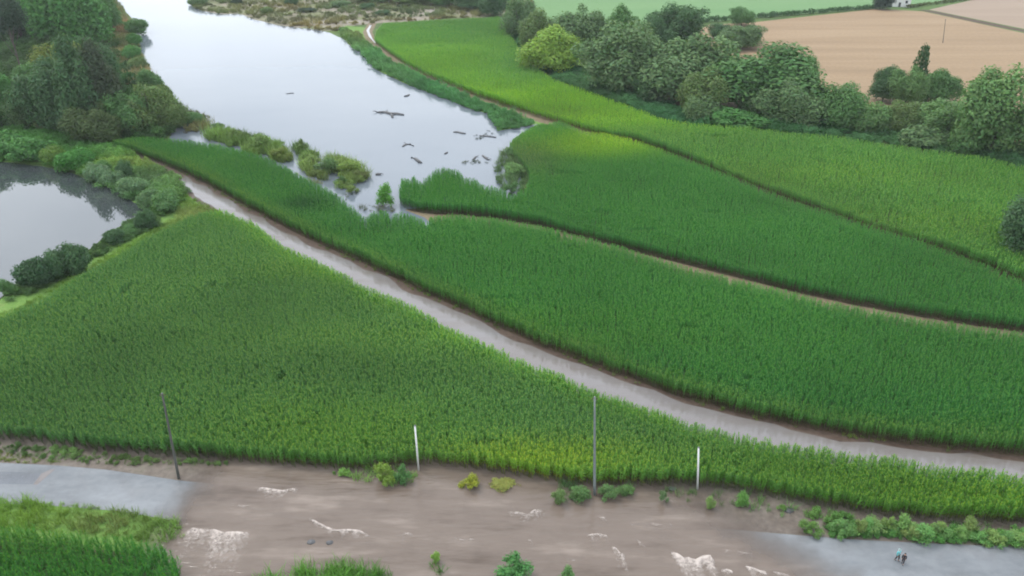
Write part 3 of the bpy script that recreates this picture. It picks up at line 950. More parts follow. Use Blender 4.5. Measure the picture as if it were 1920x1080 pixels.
cover('hedge_bottom', ring([(945, 40), (985, 110), (1040, 152), (1100, 175), (1180, 203), (1240, 228), (1300, 238), (1400, 244), (1500, 254), (1600, 266), (1700, 279), (1800, 295), (1920, 320), (2050, 338), (2050, 300), (1800, 262), (1500, 228), (1280, 205), (1100, 140), (1010, 80), (985, 30)]), .5, (.065, .17, .065), 'dark undergrowth below the tree belt', 'undergrowth', WEED, 46, (1.2, 2.4), [(1375, 225, 12, 8, (.07, .19, .06), .7)], .25)
cover('wood_undergrowth', ring([(-150, 262), (0, 244), (110, 252), (200, 266), (330, 262), (330, 240), (300, 210), (260, 160), (220, 100), (200, 20), (190, -30), (-150, -30)]), .12, (.05, .105, .035), 'dark undergrowth on the floor of the woods', 'undergrowth', WEED, 47, (1.6, 3.2))
sheet('wood_clearing', ring([(-150, 60), (45, 60), (60, 140), (30, 150), (-150, 150)]), gz + .02, M['meadow'], 'small green meadow seen between the woodland trunks')

# ================================================================== TREES
GREY, DARK, YEL, MID, LITE, OLIVE, DEEP, GRN = (.112, .190, .082), (.064, .130, .058), (.21, .34, .06), (.086, .182, .062), (.118, .220, .078), (.118, .185, .065), (.042, .075, .047), (.072, .19, .052)
BELT = 'trees of the belt behind the pale cornfield'
for a_ in (
    ('willow_tree', 970, 72, -12, 58, 'tall', GREY, 'tall grey green willow at the far end of the belt'),
    ('willow_tree', 1008, 92, 12, 56, 'tall', OLIVE, 'slim olive tree beside the tall grey willow'),
    ('broadleaf_tree', 1085, 98, 6, 92, 'round', GREY, 'broad grey green tree behind the bright yellow green one'),
    ('broadleaf_tree', 1160, 100, 4, 62, 'round', MID, 'round green tree peeping over the big grey willow'),
    ('broadleaf_tree', 1042, 135, 42, 98, 'round', YEL, 'bright yellow green tree, the palest crown of the belt'),
    ('willow_tree', 1155, 168, 34, 134, 'round', GREY, 'big grey willow with rounded plumes beside the yellow green tree'),
    ('broadleaf_tree', 1258, 108, 0, 96, 'round', DARK, 'dark green tree standing highest behind the belt'),
    ('broadleaf_tree', 1228, 122, 26, 56, 'tall', DARK, 'narrow dark tree in front of the highest dark one'),
    ('willow_tree', 1215, 190, 120, 62, 'round', DARK, 'dark low tree filling the gap between two big willows'),
    ('willow_tree', 1288, 188, 60, 142, 'round', GREY, 'wide grey green willow with a flat top at mid belt'),
    ('willow_tree', 1425, 205, 74, 168, 'round', MID, 'widest dark green tree of the belt, against the stubble field'),
    ('broadleaf_tree', 1502, 178, 102, 54, 'round', MID, 'small round tree hanging at the edge of the widest crown'),
    ('willow_tree', 1320, 216, 122, 78, 'tall', OLIVE, 'olive green tree with upright plumes at the field edge'),
    ('willow_shrub', 1310, 228, 174, 54, 'dome', GREY, 'small grey bush under the olive plumed tree'),
    ('willow_shrub', 1410, 220, 178, 44, 'dome', GREY, 'little grey bush below the widest crown'),
    ('willow_tree', 1477, 233, 148, 94, 'round', GREY, 'round grey willow standing at the edge of pale corn'),
    ('broadleaf_tree', 1534, 230, 158, 56, 'round', DARK, 'dark bushy tree right beside the round grey willow'),
    ('broadleaf_tree', 1582, 240, 153, 82, 'round', MID, 'dense green tree in the low middle of the belt'),
    ('broadleaf_tree', 1628, 250, 192, 62, 'dome', LITE, 'light green low tree in front of the conifer group'),
    ('broadleaf_tree', 1655, 190, 118, 54, 'round', DARK, 'dark round tree left of the conifer by the stubble'),
    ('broadleaf_tree', 1697, 194, 120, 66, 'round', LITE, 'light green tree at the foot of the conifer'),
    ('conifer_tree', 1712, 186, 77, 42, 'conifer', (.05, .105, .045), 'pointed dark conifer rising above the stubble field'),
    ('broadleaf_tree', 1757, 194, 126, 70, 'round', MID, 'green tree on the right of the conifer'),
    ('broadleaf_tree', 1680, 246, 186, 66, 'round', OLIVE, 'olive bushy tree below the conifer group'),
    ('willow_tree', 1755, 262, 184, 96, 'round', LITE, 'wide light green bushy tree beside the big end willow'),
    ('willow_shrub', 1737, 272, 232, 80, 'dome', GREY, 'low grey shrub in front of the wide light green tree'),
    ('willow_shrub', 1812, 288, 236, 70, 'dome', MID, 'low green shrub at the foot of the big end willow'),
    ('willow_tree', 1855, 294, 114, 120, 'tall', LITE, 'big tall willow at the near end of the belt'),
    ('willow_shrub', 1375, 236, 202, 82, 'dome', GRN, 'low bright green bush spreading into the corn'),
    ('broadleaf_tree', 1345, 74, 43, 42, 'round', DARK, 'small dark tree behind the flat topped willow'),
    ('broadleaf_tree', 1385, 92, 46, 66, 'round', GREY, 'grey green tree at the corner of the stubble field'),
    ('broadleaf_tree', 1390, 48, 11, 44, 'round', MID, 'lone round tree on the line of the far hedge'),
    ('broadleaf_tree', 1406, 84, 44, 34, 'tall', DARK, 'narrow dark tree at the corner of the stubble field'),
    ('broadleaf_tree', 1655, 17, -22, 32, 'tall', (.05, .08, .06), 'dark tree beside the white far house'),
    ('broadleaf_tree', 1915, 482, 336, 92, 'tall', DARK, 'dark leafy tree cut off by the side of the pale cornfield'),
    ('broadleaf_tree', 1990, 305, 150, 130, 'round', MID, 'green tree past the big end willow'),
):
    tree(*a_, group=BELT if a_[1] < 1990 and a_[2] > 60 and a_[2] < 400 else None)
for a_ in (
    ('broadleaf_tree', 885, 16, -20, 62, 'round', DARK, 'dark round tree on the far shore nearest the tree belt'),
    ('broadleaf_tree', 925, 30, -20, 50, 'round', DARK, 'dark tree joining the far shore to the tree belt'),
    ('broadleaf_tree', 835, 10, -22, 56, 'round', MID, 'green tree behind the tan reeds of the far shore'),
    ('broadleaf_tree', 775, 8, -20, 60, 'round', OLIVE, 'olive tree on the far shore above the pale corn'),
    ('broadleaf_tree', 700, 4, -24, 62, 'round', GREY, 'grey green tree on the far shore above the path'),
):
    tree(*a_, group='trees on the far shore')
for px, py, yt, wd, c_, lb in (
    (546, 9, -5, 26, DARK, 'dark blue green bush on the far shore'), (500, 24, 12, 30, OLIVE, 'olive brown bush at the water on the far shore'), (575, 22, 14, 34, DEEP, 'blackish low bush beside the yellow reeds'),
    (445, 8, -4, 22, DEEP, 'small dark bush near the far inlet'), (690, 16, 5, 30, DARK, 'dark green bush among the far reeds'), (718, 28, 18, 28, DARK, 'dark bush at the bend of the lakeside path'), (640, 12, 0, 40, GREY, 'grey bush in the middle of the marsh'),
    (372, 8, -10, 36, GREY, 'grey green bush at the tip of the far shore')):
    shrub(px, py, yt, wd, c_, lb, 'marsh_bush')

WOOD = 'trees of the woods between pond and lake'
for a_ in (
    ('broadleaf_tree', 150, 95, -60, 118, 'round', GRN, 'large bright green tree at the top of the woods'),
    ('broadleaf_tree', 42, 75, -70, 110, 'round', DEEP, 'blackish tall tree in the top corner of the woods'),
    ('broadleaf_tree', 100, 60, -60, 80, 'round', DARK, 'dark tree between blackish and bright green tall trees'),
    ('broadleaf_tree', 195, 60, -30, 60, 'round', MID, 'green tree at the lake side of the bright tall tree'),
    ('broadleaf_tree', 128, 190, 76, 80, 'round', (.145, .19, .05), 'yellowish crowned tree in the middle of the woods'),
    ('broadleaf_tree', 80, 200, 112, 70, 'round', MID, 'mid green tree below the meadow clearing'),
    ('broadleaf_tree', 190, 175, 62, 70, 'round', DARK, 'dark tree right behind the yellowish crown'),
    ('broadleaf_tree', 204, 250, 66, 72, 'tall', (.06, .085, .05), 'tall grey green tree beside the dry reeds'),
    ('broadleaf_tree', 118, 246, 106, 104, 'round', DARK, 'broadest dark tree at the front of the woods'),
    ('broadleaf_tree', 160, 250, 58, 80, 'round', DARK, 'very dark tree in front behind the light bush'),
    ('broadleaf_tree', 50, 240, 160, 60, 'ragged', GREY, 'thin grey green tree at the pond side of the woods'),
    ('broadleaf_tree', 8, 236, 112, 58, 'round', GRN, 'green tree at the pond end of the woods'),
    ('broadleaf_tree', -50, 240, 110, 120, 'round', MID, 'green tree beyond the pond end of the woods'),
    ('broadleaf_tree', 196, 265, 190, 92, 'round', (.075, .115, .045), 'light bushy tree at the corner by the track'),
    ('broadleaf_tree', 250, 252, 168, 74, 'round', MID, 'green tree in the lake corner of the woods'),
    ('broadleaf_tree', 292, 246, 150, 80, 'ragged', OLIVE, 'olive tree leaning to the lake above the corn'),
    ('broadleaf_tree', 328, 240, 185, 52, 'ragged', OLIVE, 'small olive tree at the water by the corn tip'),
):
    tree(*a_, group=WOOD)
tree('broadleaf_tree', 42, 140, -20, 60, 'ragged', DEEP, 'bare trunked dark tree standing in the meadow clearing', lift=.5)
for px, py, yt, wd, c_, lb in (
    (260, 64, 32, 44, MID, 'round green shrub jutting over the lake'), (215, 52, 28, 42, GRN, 'green shrub under the tall trees at the lake'), (255, 85, 60, 30, GRN, 'green shrub below the jutting one'),
    (250, 112, 84, 42, GRN, 'wide green shrub beside the dry reeds'), (262, 132, 104, 36, OLIVE, 'olive shrub at the water edge below the green ones'), (282, 165, 128, 46, MID, 'dark green shrub at the middle of the shore'),
    (305, 192, 155, 40, OLIVE, 'olive shrub above the woodland corner'), (362, 232, 208, 46, MID, 'low green shrub at the tip of the shore')):
    shrub(px, py, yt, wd, c_, lb, 'shore_shrub', 'shrubs along the woodland shore')
for px, py, yt, wd, c_, lb in (
    (10, 292, 246, 80, GRN, 'big bushy green shrub at the pond end of the bank'), (62, 300, 254, 78, GRN, 'wide leafy green shrub over the far pond edge'), (100, 308, 272, 50, (.11, .2, .045), 'light green shrub between two wide ones on the pond bank'),
    (145, 316, 277, 72, (.06, .19, .04), 'bright green rounded shrub on the pond bank'), (183, 340, 305, 46, (.125, .215, .11), 'bluish grey shrub below the bright rounded one'), (196, 325, 298, 36, MID, 'small dark shrub behind the bluish grey ones'),
    (212, 348, 318, 42, (.125, .215, .11), 'second bluish grey shrub at the dark water'), (236, 338, 298, 34, DARK, 'upright dark shrub beside the muddy track'), (252, 366, 330, 50, (.12, .215, .10), 'wide bluish shrub at the pond corner'),
    (284, 388, 350, 40, (.12, .215, .095), 'grey green shrub over the little inlet'), (318, 395, 352, 52, (.115, .225, .085), 'pale green shrub beside the flooded track'),
    (276, 430, 392, 38, DARK, 'dark shrub on the near bank by the inlet'), (218, 456, 427, 38, DARK, 'small dark round shrub alone on the near bank'), (245, 440, 420, 34, MID, 'low green shrub between two dark ones'),
    (146, 508, 452, 58, DARK, 'dark shrub at the upper end of the near hedge'), (112, 520, 468, 50, DARK, 'dark shrub in the middle of the near hedge'), (72, 533, 482, 68, (.04, .09, .04), 'largest dark shrub at the lower end of the near hedge'), (16, 552, 522, 30, MID, 'small ragged shrub at the water below the near hedge')):
    shrub(px, py, yt, wd, c_, lb, 'pond_shrub', 'shrubs around the pond')
shrub(725, 386, 343, 32, (.10, .27, .045), 'bright green corn clump standing alone in the lake', 'corn_clump', kind='weed')

# weeds standing in the flood river
for px, py, yt, wd, c_, lb in (
    (722, 902, 862, 46, (.16, .25, .05), 'light green bush in the flood beside the white post'), (757, 903, 868, 40, (.08, .18, .06), 'darker green bush touching the white post'), (882, 912, 888, 40, (.22, .25, .035), 'yellow tuft alone in the brown water'),
    (1048, 945, 912, 34, (.12, .19, .07), 'ragged weed left of the grey pole'), (1085, 935, 908, 40, (.09, .17, .06), 'leafy weed just beside the grey pole'), (1140, 932, 905, 40, (.11, .2, .075), 'leafy weed on the other side of the grey pole'), (1170, 928, 904, 40, (.11, .2, .07), 'bushy weed at the corn edge past the grey pole'),
    (1243, 942, 914, 20, (.12, .19, .09), 'thin weed in front of the second white post'), (1330, 950, 926, 24, (.16, .25, .08), 'pale small weed past the second white post'), (1392, 948, 920, 26, (.11, .24, .06), 'bright green round weed in the flood'),
    (1518, 998, 974, 46, (.10, .19, .05), 'low weed at the start of the roadside hedge'), (968, 1078, 1038, 78, (.07, .19, .06), 'dark green bush in the middle of the flood'), (1062, 1090, 1058, 34, (.10, .2, .07), 'small green weed beside the dark mid flood bush'),
    (818, 1056, 1030, 22, (.17, .29, .06), 'round light bush top above the tall grass'), (940, 910, 902, 46, (.2, .22, .06), 'flat yellowish grass mat in the brown water')):
    shrub(px, py, yt + (py - yt) * .12, wd * .95, tuple(v * 1.15 for v in c_), lb, 'river_weed', 'weeds standing in the flood', kind='weed')
_rr = random.Random(5)
for k in range(22):
    px = 1575 + k * 17 + _rr.uniform(-6, 6)
    py = 996 + k * .75 + _rr.uniform(-7, 9)
    shrub(px, py, py - _rr.uniform(16, 31), _rr.uniform(26, 46), (.13 + .025 * (k % 3), .26 + .025 * (k % 2), .085), 'leafy green shrub in the row between road and corn', 'roadside_shrub', 'shrub row between road and corn', kind='weed')
cover('row_grass', ring([(1400, 935), (1547, 958), (1640, 972), (1920, 986), (2100, 996), (2100, 1012), (1800, 998), (1560, 984), (1480, 962)]), 2.2, (.12, .23, .06), 'green grass between the corn and the shrub row', 'grass', GRASS + WEED[:1], 54, (.4, .9), thin=.3)
cover('roadside_hedge_weeds', ring([(1540, 990), (1640, 985), (1800, 995), (2000, 1005), (2000, 1028), (1800, 1018), (1640, 1010), (1550, 1006)]), 6.5, (.13, .27, .07), 'low weeds along the lower road edge', 'weeds', WEED + GRASS, 48, (.4, .95))
cover('river_grass', ring([(500, 1085), (560, 1072), (640, 1066), (700, 1075), (770, 1060), (800, 1052), (830, 1056), (828, 1120), (480, 1120)]), 3.0, (.085, .22, .04), 'tall green grass at the near river edge', 'grass', REED + GRASS, 49, (.7, 1.15), thin=.3)
cover('flood_wrack', ring([(900, 905), (985, 905), (990, 913), (900, 912)]), 3.0, (.22, .22, .08), 'flattened yellow grass lying in the flood', 'grass', GRASS, 50, (.25, .4))

for px, py, yt, wd, c_, lb in (
    (412, 247, 228, 34, (.085, .15, .055), 'dark bush at the near end of the first reed bed'), (440, 262, 238, 30, (.14, .22, .06), 'light green bush standing in the first reed bed'), (492, 282, 252, 48, (.13, .215, .06), 'biggest green bush in the first reed bed'),
    (528, 300, 274, 38, (.165, .22, .06), 'yellowish bush at the lake tip of the first reed bed'), (568, 284, 260, 30, (.11, .18, .055), 'small bush standing between the two reed beds'), (585, 312, 290, 40, (.15, .22, .07), 'pale bush at the start of the reed island'),
    (618, 325, 294, 54, (.10, .18, .065), 'wide dark green bush of the reed island'), (655, 330, 300, 46, (.145, .225, .05), 'bright bush in the middle of the reed island'), (675, 338, 318, 34, (.12, .15, .055), 'brownish bush at the outer tip of the reed island'),
    (640, 348, 328, 30, (.10, .19, .065), 'small green bush on the corn side of the reed island'), (660, 362, 345, 26, (.16, .23, .07), 'yellow green tuft off the reed island in shallow water'),
    (958, 292, 274, 34, (.10, .19, .07), 'dark bush at the lake corner below the inlet'), (965, 330, 306, 42, (.13, .24, .08), 'pale green bush at the lake corner'), (962, 364, 340, 38, (.08, .17, .06), 'dark bush in the notch of the upper corn')):
    shrub(px, py, yt, wd, c_, lb, 'reed_bush', 'bushes in the lake reeds', kind='weed')
cover('flood_weeds', ring([(1035, 925), (1055, 908), (1110, 914), (1190, 908), (1200, 928), (1130, 940), (1060, 948)]), 1.6, (.12, .22, .08), 'straggling weeds in the flood around the foot of the grey pole', 'weeds', GRASS + REED + WEED[:1], 58, (.35, .8), thin=.42, vary=.4)
cover('flood_weeds', ring([(600, 882), (690, 876), (785, 874), (780, 905), (740, 912), (690, 905), (640, 892)]), 1.6, (.12, .25, .06), 'straggling weeds between the corn and the bush by the white post', 'weeds', GRASS + REED + WEED[:1], 59, (.35, .9), thin=.45, vary=.4)
cover('flood_weeds', ring([(1230, 915), (1420, 928), (1540, 958), (1600, 975), (1540, 990), (1440, 965), (1300, 945)]), 1.0, (.12, .22, .07), 'scattered weeds in the flood along the corn edge past the second white post', 'weeds', GRASS + REED, 60, (.3, .75), thin=.55, vary=.4)
# ---- hedges between the far fields
def hedge(name, a, b, h, wd, color, label, seed, n=1600, leaf=.5):
    rng = np.random.default_rng(seed)
    p, q = at(*a), at(*b)
    L = (q - p).length
    m = max(8, int(L / (wd * .8)))
    cs = [tuple((p.lerp(q, (i + .5) / m) + Vector((rng.normal(0, .3), rng.normal(0, .3), h * rng.uniform(.4, .6))))) for i in range(m)]
    c0 = p.lerp(q, .5)
    V, F, Cc = leaf_cloud(rng, [(x - c0.x, y - c0.y, z) for x, y, z in cs], [wd * .55 * rng.uniform(.8, 1.2) for _ in cs], n / m, leaf, squash=h / wd)
    V[:, 2] = np.maximum(V[:, 2], -.1)
    o = bpy.data.objects.new(name, np_mesh(name, V, F, Cc, M['crown']))
    COL.objects.link(o)
    o.location = (c0.x, c0.y, 0)
    o.color = (*color, 1)
    tag(o, label, 'hedge')


hedge('hedge', (1290, 44), (1642, 16), 2.0, 2.2, (.05, .11, .045), 'long low dark hedge between green field and stubble', 61, 5200, .38)
hedge('hedge', (1700, 15), (1835, -3), 1.4, 1.8, (.085, .11, .045), 'short olive hedge above the harvested field corner', 62, 1800, .34)


# ================================================================== HOUSE, POLES, POSTS
def gable_house():
    p = at(1690, 13)
    e = bpy.data.objects.new('white_house', None)
    COL.objects.link(e)
    e.location = (p.x, p.y + 4, 0)
    e.rotation_euler = (0, 0, -.25)
    tag(e, 'small white house with grey gable roof beyond the stubble field', 'house')
    W, D, Hh, R = 10.0, 7.5, 4.6, 2.6
    wv = [(-W/2, -D/2, -.1), (W/2, -D/2, -.1), (W/2, D/2, -.1), (-W/2, D/2, -.1), (-W/2, -D/2, Hh), (W/2, -D/2, Hh), (W/2, D/2, Hh), (-W/2, D/2, Hh), (-W/2, 0, Hh + R), (W/2, 0, Hh + R)]
    link_mesh('wall', wv, [(0, 1, 5, 4), (1, 2, 6, 9, 5), (2, 3, 7, 6), (3, 0, 4, 8, 7), (3, 2, 1, 0)], M['whitepaint'], e)
    ov, tk = .5, .18
    r = MB()
    for s in (-1, 1):
        a0, a1 = Vector((-W/2 - ov, s * (D/2 + ov), Hh - ov * R / (D/2) + .03)), Vector((W/2 + ov, s * (D/2 + ov), Hh - ov * R / (D/2) + .03))
        b0, b1 = Vector((-W/2 - ov, 0, Hh + R + .03)), Vector((W/2 + ov, 0, Hh + R + .03))
        k = len(r.v)
        r.v += [a0, a1, b1, b0] + [q + Vector((0, 0, tk)) for q in (a0, a1, b1, b0)]
        f = [(0, 1, 2, 3), (7, 6, 5, 4), (0, 4, 5, 1), (0, 3, 7, 4), (1, 5, 6, 2)]
        r.f += [tuple(k + i for i in q) for q in f]
    rf = r.build('roof', plain_mat('grey_roof_tiles', (.14, .15, .16), .8, .2, 2), e)
    MB().box((2.5, .9, Hh + R + .3), (.7, .7, 1.6)).build('chimney', M['concrete'], rf)
    gl = plain_mat('dark_window_glass', (.04, .05, .06), .1, .1, 1)
    for x in (-3.2, 3.0):
        f = MB()
        for dx in (-.6, .6):
            f.box((x + dx, -D/2 - .03, 2.4), (.12, .08, 1.5))
        for dz in (-.7, .7):
            f.box((x, -D/2 - .03, 2.4 + dz), (1.08, .08, .12))
        fr = f.build('window', M['whitepaint'], e)
        MB().box((x, -D/2 - .015, 2.4), (1.08, .03, 1.28)).build('pane', gl, fr)
    MB().box((0, -D/2 - .03, 1.05), (1.1, .06, 2.1)).build('door', M['oldwood'], e)


gable_house()


def utility_pole(px, py, xt, yt, mat, r, label, name='utility_pole', fittings=True):
    p, h, _ = size_at(px, py, yt, 1)
    e = bpy.data.objects.new(name, None)
    COL.objects.link(e)
    e.location = (p.x, p.y, 0)
    # the top stands where a slight lean puts it
    dep = depth_at(Vector((p.x, p.y, h)))
    dx = (xt - 960) / FPX * dep - p.x
    tag(e, label, 'pole', 'utility poles' if name == 'utility_pole' else None)
    b = MB()
    n = 7
    b.tube([(dx * (i / n), 0, -.3 + (h + .3) * i / n) for i in range(n + 1)], [r * (1 - .4 * i / n) for i in range(n + 1)], 10)
    b.build('shaft', mat, e, True)
    if fittings:
        for s in (-1, 1):
            a = MB()
            a.tube([(dx + s * .02, 0, h - .45), (dx + s * .22, 0, h - .4), (dx + s * .24, 0, h - .25)], [.015, .015, .015], 6)
            br = a.build('bracket', M['metal'], e, True)
            MB().tube([(dx + s * .24, 0, h - .27), (dx + s * .24, 0, h - .2), (dx + s * .24, 0, h - .14), (dx + s * .24, 0, h - .06)], [.05, .07, .05, .03], 8).build('insulator', M['porcelain'], br, True)
        MB().tube([(dx, 0, h - .02), (dx, 0, h + .06), (dx, 0, h + .1)], [r * .66, r * .66, .02], 10).build('cap', M['metal'], e, True)
    return e


utility_pole(335, 897, 304, 738, M['oldwood'], .17, 'tall dark leaning pole at the end of the wet road')
utility_pole(1115, 928, 1115, 745, M['concrete'], .17, 'tall grey upright pole among weeds in the flood')
utility_pole(1768, 80, 1773, 36, M['oldwood'], .14, 'thin far pole standing in the stubble field')


def white_post(px, py, xt, yt, label):
    p, h, _ = size_at(px, py, yt, 1)
    e = bpy.data.objects.new('white_post', None)
    COL.objects.link(e)
    e.location = (p.x, p.y, 0)
    dx = (xt - 960) / FPX * depth_at(Vector((p.x, p.y, h))) - p.x
    tag(e, label, 'post', 'white posts along the corn')
    MB().tube([(0, 0, -.3), (dx * .5, 0, h * .5), (dx, 0, h - .05)], [.12, .11, .10], 12).build('shaft', M['whitepaint'], e, True)
    MB().tube([(dx, 0, h - .05), (dx, 0, h + .02), (dx, 0, h + .06)], [.115, .115, .04], 12).build('cap', M['metal'], e, True)


white_post(785, 882, 778, 798, 'leaning white post between bush and cornfield')
white_post(1308, 917, 1310, 839, 'upright white post at the corn edge beside pale weeds')

# ================================================================== FLOATING WOOD
def driftwood(pts, r, label, seed, twigs=4):
    rng = random.Random(seed)
    P = [at(x, y, .04) for x, y in pts]
    c = P[len(P) // 2].copy()
    b = MB()
    q = [p - c for p in P]
    rr = [r * (.45 + .55 * math.sin(PI * (i + .6) / (len(q) + .2))) for i in range(len(q))]
    b.tube(q, rr, 8)
    for k in range((twigs + 1) // 3):
        i = rng.randrange(len(q))
        a = rng.uniform(0, 2 * PI)
        L = r * rng.uniform(2, 4)
        s = q[i]
        b.tube([s, s + Vector((math.cos(a) * L * .6, math.sin(a) * L * .6, r * .8)), s + Vector((math.cos(a + .4) * L, math.sin(a + .4) * L, r * rng.uniform(0, 1.6)))], [r * .35, r * .22, r * .08], 5)
    o = b.build('driftwood', M['drift'], None, True)
    o.location = c
    tag(o, label, 'driftwood', 'driftwood floating on the lake')


driftwood([(709, 211), (722, 211), (733, 214), (745, 214), (757, 216)], .55, 'longest dark log with branches floating mid lake', 1, 9)
driftwood([(733, 214), (735, 217), (736, 221)], .4, 'short dark stub against the longest floating log', 11, 2)
driftwood([(758, 181), (764, 180), (767, 178)], .4, 'little dark wood piece above the longest log', 2, 2)
driftwood([(850, 248), (858, 248), (866, 250), (873, 251)], .34, 'straight thin log floating towards the lake bank', 3, 4)
driftwood([(755, 275), (761, 271), (769, 271), (775, 274)], .34, 'curved thin branch floating below the longest log', 4, 3)
driftwood([(772, 296), (779, 298), (785, 303), (790, 306)], .45, 'slanting dark log nearest the upper corn', 5, 4)
driftwood([(834, 289), (837, 287), (839, 286)], .3, 'tiny dark wood piece between log and corner reeds', 6, 1)
driftwood([(705, 328), (709, 327), (713, 328)], .45, 'dark lump off the reed island tip', 7, 3)
driftwood([(538, 176), (545, 175), (551, 175)], .22, 'faint small log alone in the open lake', 8, 2)
driftwood([(887, 300), (890, 297), (892, 294)], .3, 'small snag off the lake corner', 9, 5)
driftwood([(905, 292), (910, 296), (915, 300)], .35, 'dark branch end near the corner reeds', 10, 5)
driftwood([(900, 255), (915, 256), (930, 258)], .3, 'branchy log lying across the inlet mouth', 12, 7)
cover('floating_straw', ring([(862, 306), (880, 300), (905, 300), (930, 312), (925, 335), (905, 335), (890, 318), (870, 315)]), .9, (.07, .085, .05), 'scattered flooded stalks in the lake corner', 'stalks', GRASS, 51, (.5, .9), thin=.5)
cover('floating_straw', ring([(880, 246), (905, 240), (928, 245), (935, 262), (915, 265), (890, 262)]), .5, (.06, .07, .05), 'sparse stalks at the inlet mouth', 'stalks', GRASS, 52, (.5, .8), thin=.5)
cover('floating_straw', ring([(350, 225), (372, 232), (388, 245), (372, 258), (345, 250), (338, 236)]), .8, (.10, .09, .065), 'brown stalks in the water at the corn tip', 'stalks', GRASS, 53, (.5, 1.0), thin=.45)
cover('floating_straw', ring([(640, 368), (660, 352), (690, 345), (715, 372), (740, 396), (770, 402), (735, 404), (700, 396), (675, 396)]), .9, (.09, .11, .06), 'broken stalks in the shallow water between reed island and corn', 'stalks', GRASS + REED[:1], 55, (.4, .8), thin=.52)
# dark rocks breaking the river surface
def stone(px, py, r, label, seed):
    rng = random.Random(seed)
    bm = bmesh.new()
    bmesh.ops.create_icosphere(bm, subdivisions=2, radius=1)
    for v in bm.verts:
        v.co *= 1 + rng.uniform(-.16, .16)
        v.co.z *= .6
    me = bpy.data.meshes.new('stone')
    bm.to_mesh(me); bm.free()
    me.materials.append(M['drift'])
    o = bpy.data.objects.new('stone', me)
    COL.objects.link(o)
    o.location = at(px, py)
    o.scale = (r * 1.2, r, r)
    tag(o, label, 'stone', 'stones in the flood')


stone(583, 1017, .4, 'dark wet stone in the brown flood below the long wave', 1)
stone(618, 1018, .34, 'fainter wet stone beside the dark one', 2)
stone(1260, 917, .4, 'dark lump at the corn edge by the thin weed', 3)
stone(1479, 957, .45, 'dark lump at the corn edge before the roadside row', 4)

# ================================================================== BREAKING WAVES
def foam_mat():
    m, t, out = newmat('white_foam')
    a = N(t, 'ShaderNodeAttribute', attribute_name='deep')
    n = noise_tex(t, 2.6, 5, .7)
    ad = N(t, 'ShaderNodeMath', operation='MULTIPLY_ADD')
    ad.inputs[1].default_value = 1.9
    ad.inputs[2].default_value = -1.1
    t.links.new(n.outputs['Fac'], ad.inputs[0])
    s2 = N(t, 'ShaderNodeMath', operation='ADD')
    t.links.new(a.outputs['Fac'], s2.inputs[0])
    t.links.new(ad.outputs['Value'], s2.inputs[1])
    rp = N(t, 'ShaderNodeMapRange')
    rp.inputs['From Min'].default_value = .1
    rp.inputs['From Max'].default_value = 1.05
    t.links.new(s2.outputs['Value'], rp.inputs['Value'])
    b = N(t, 'ShaderNodeBsdfPrincipled', Roughness=.7)
    b.inputs['Base Color'].default_value = (.40, .345, .305, 1)
    tr = N(t, 'ShaderNodeBsdfTransparent')
    mxs = N(t, 'ShaderNodeMixShader')
    t.links.new(rp.outputs['Result'], mxs.inputs['Fac'])
    t.links.new(tr.outputs['BSDF'], mxs.inputs[1])
    t.links.new(b.outputs['BSDF'], mxs.inputs[2])
    t.links.new(mxs.outputs['Shader'], out.inputs['Surface'])
    return m


M['foam'] = foam_mat()


def wave(pts, width, tail, strength, label, seed):
    """a low breaking crest: a humped ribbon with torn foam trailing downstream (towards the viewer)"""
    P = [at(x, y) for x, y in pts]
    width *= .95
    tail *= 1.7
    fine = []
    for i in range(len(P) - 1):
        k = max(2, int((P[i + 1] - P[i]).length / .18))
        fine += [P[i].lerp(P[i + 1], j / k) for j in range(k)]
    fine.append(P[-1])
    c = fine[len(fine) // 2].copy()
    prof = [(-.5, .0, .0), (-.2, .7, .75), (0, 1.0, 1.0), (.35, .6, .85), (1.0, .2, .45), (1.8, .1, .3), (2.7, .06, .12), (3.6, .03, 0)]
    V, D, F = [], [], []
    m = len(prof)
    for i, p in enumerate(fine):
        u = i / (len(fine) - 1)
        endf = min(1, min(u, 1 - u) * 7)
        wob = float(vnoise(p.x * 1.0, p.y, 1.1, seed)) - .5
        th = float(vnoise(p.x, p.y, .8, seed + 4))
        tl = float(vnoise(p.x, p.y + 40, .7, seed + 8))
        for (off, hh, d) in prof:
            o_ = off * width * (1 if off < .4 else tail * (.3 + 1.4 * tl))
            V.append((p.x - c.x + o_ * .12, p.y - c.y - o_ + wob * .5 * width, .06 + hh * .32 * width * (.5 + th) * endf))
            D.append(d * strength * (endf ** .5) * (.65 + .5 * th))
    for i in range(len(fine) - 1):
        for j in range(m - 1):
            q = i * m + j
            F.append((q, q + 1, q + m + 1, q + m))
    o = link_mesh('wave_crest', V, F, M['foam'], None, True)
    a = o.data.attributes.new('deep', 'FLOAT', 'POINT')
    a.data.foreach_set('value', np.array(D, np.float32))
    o.location = c
    tag(o, label, 'wave', 'foaming waves on the flood')


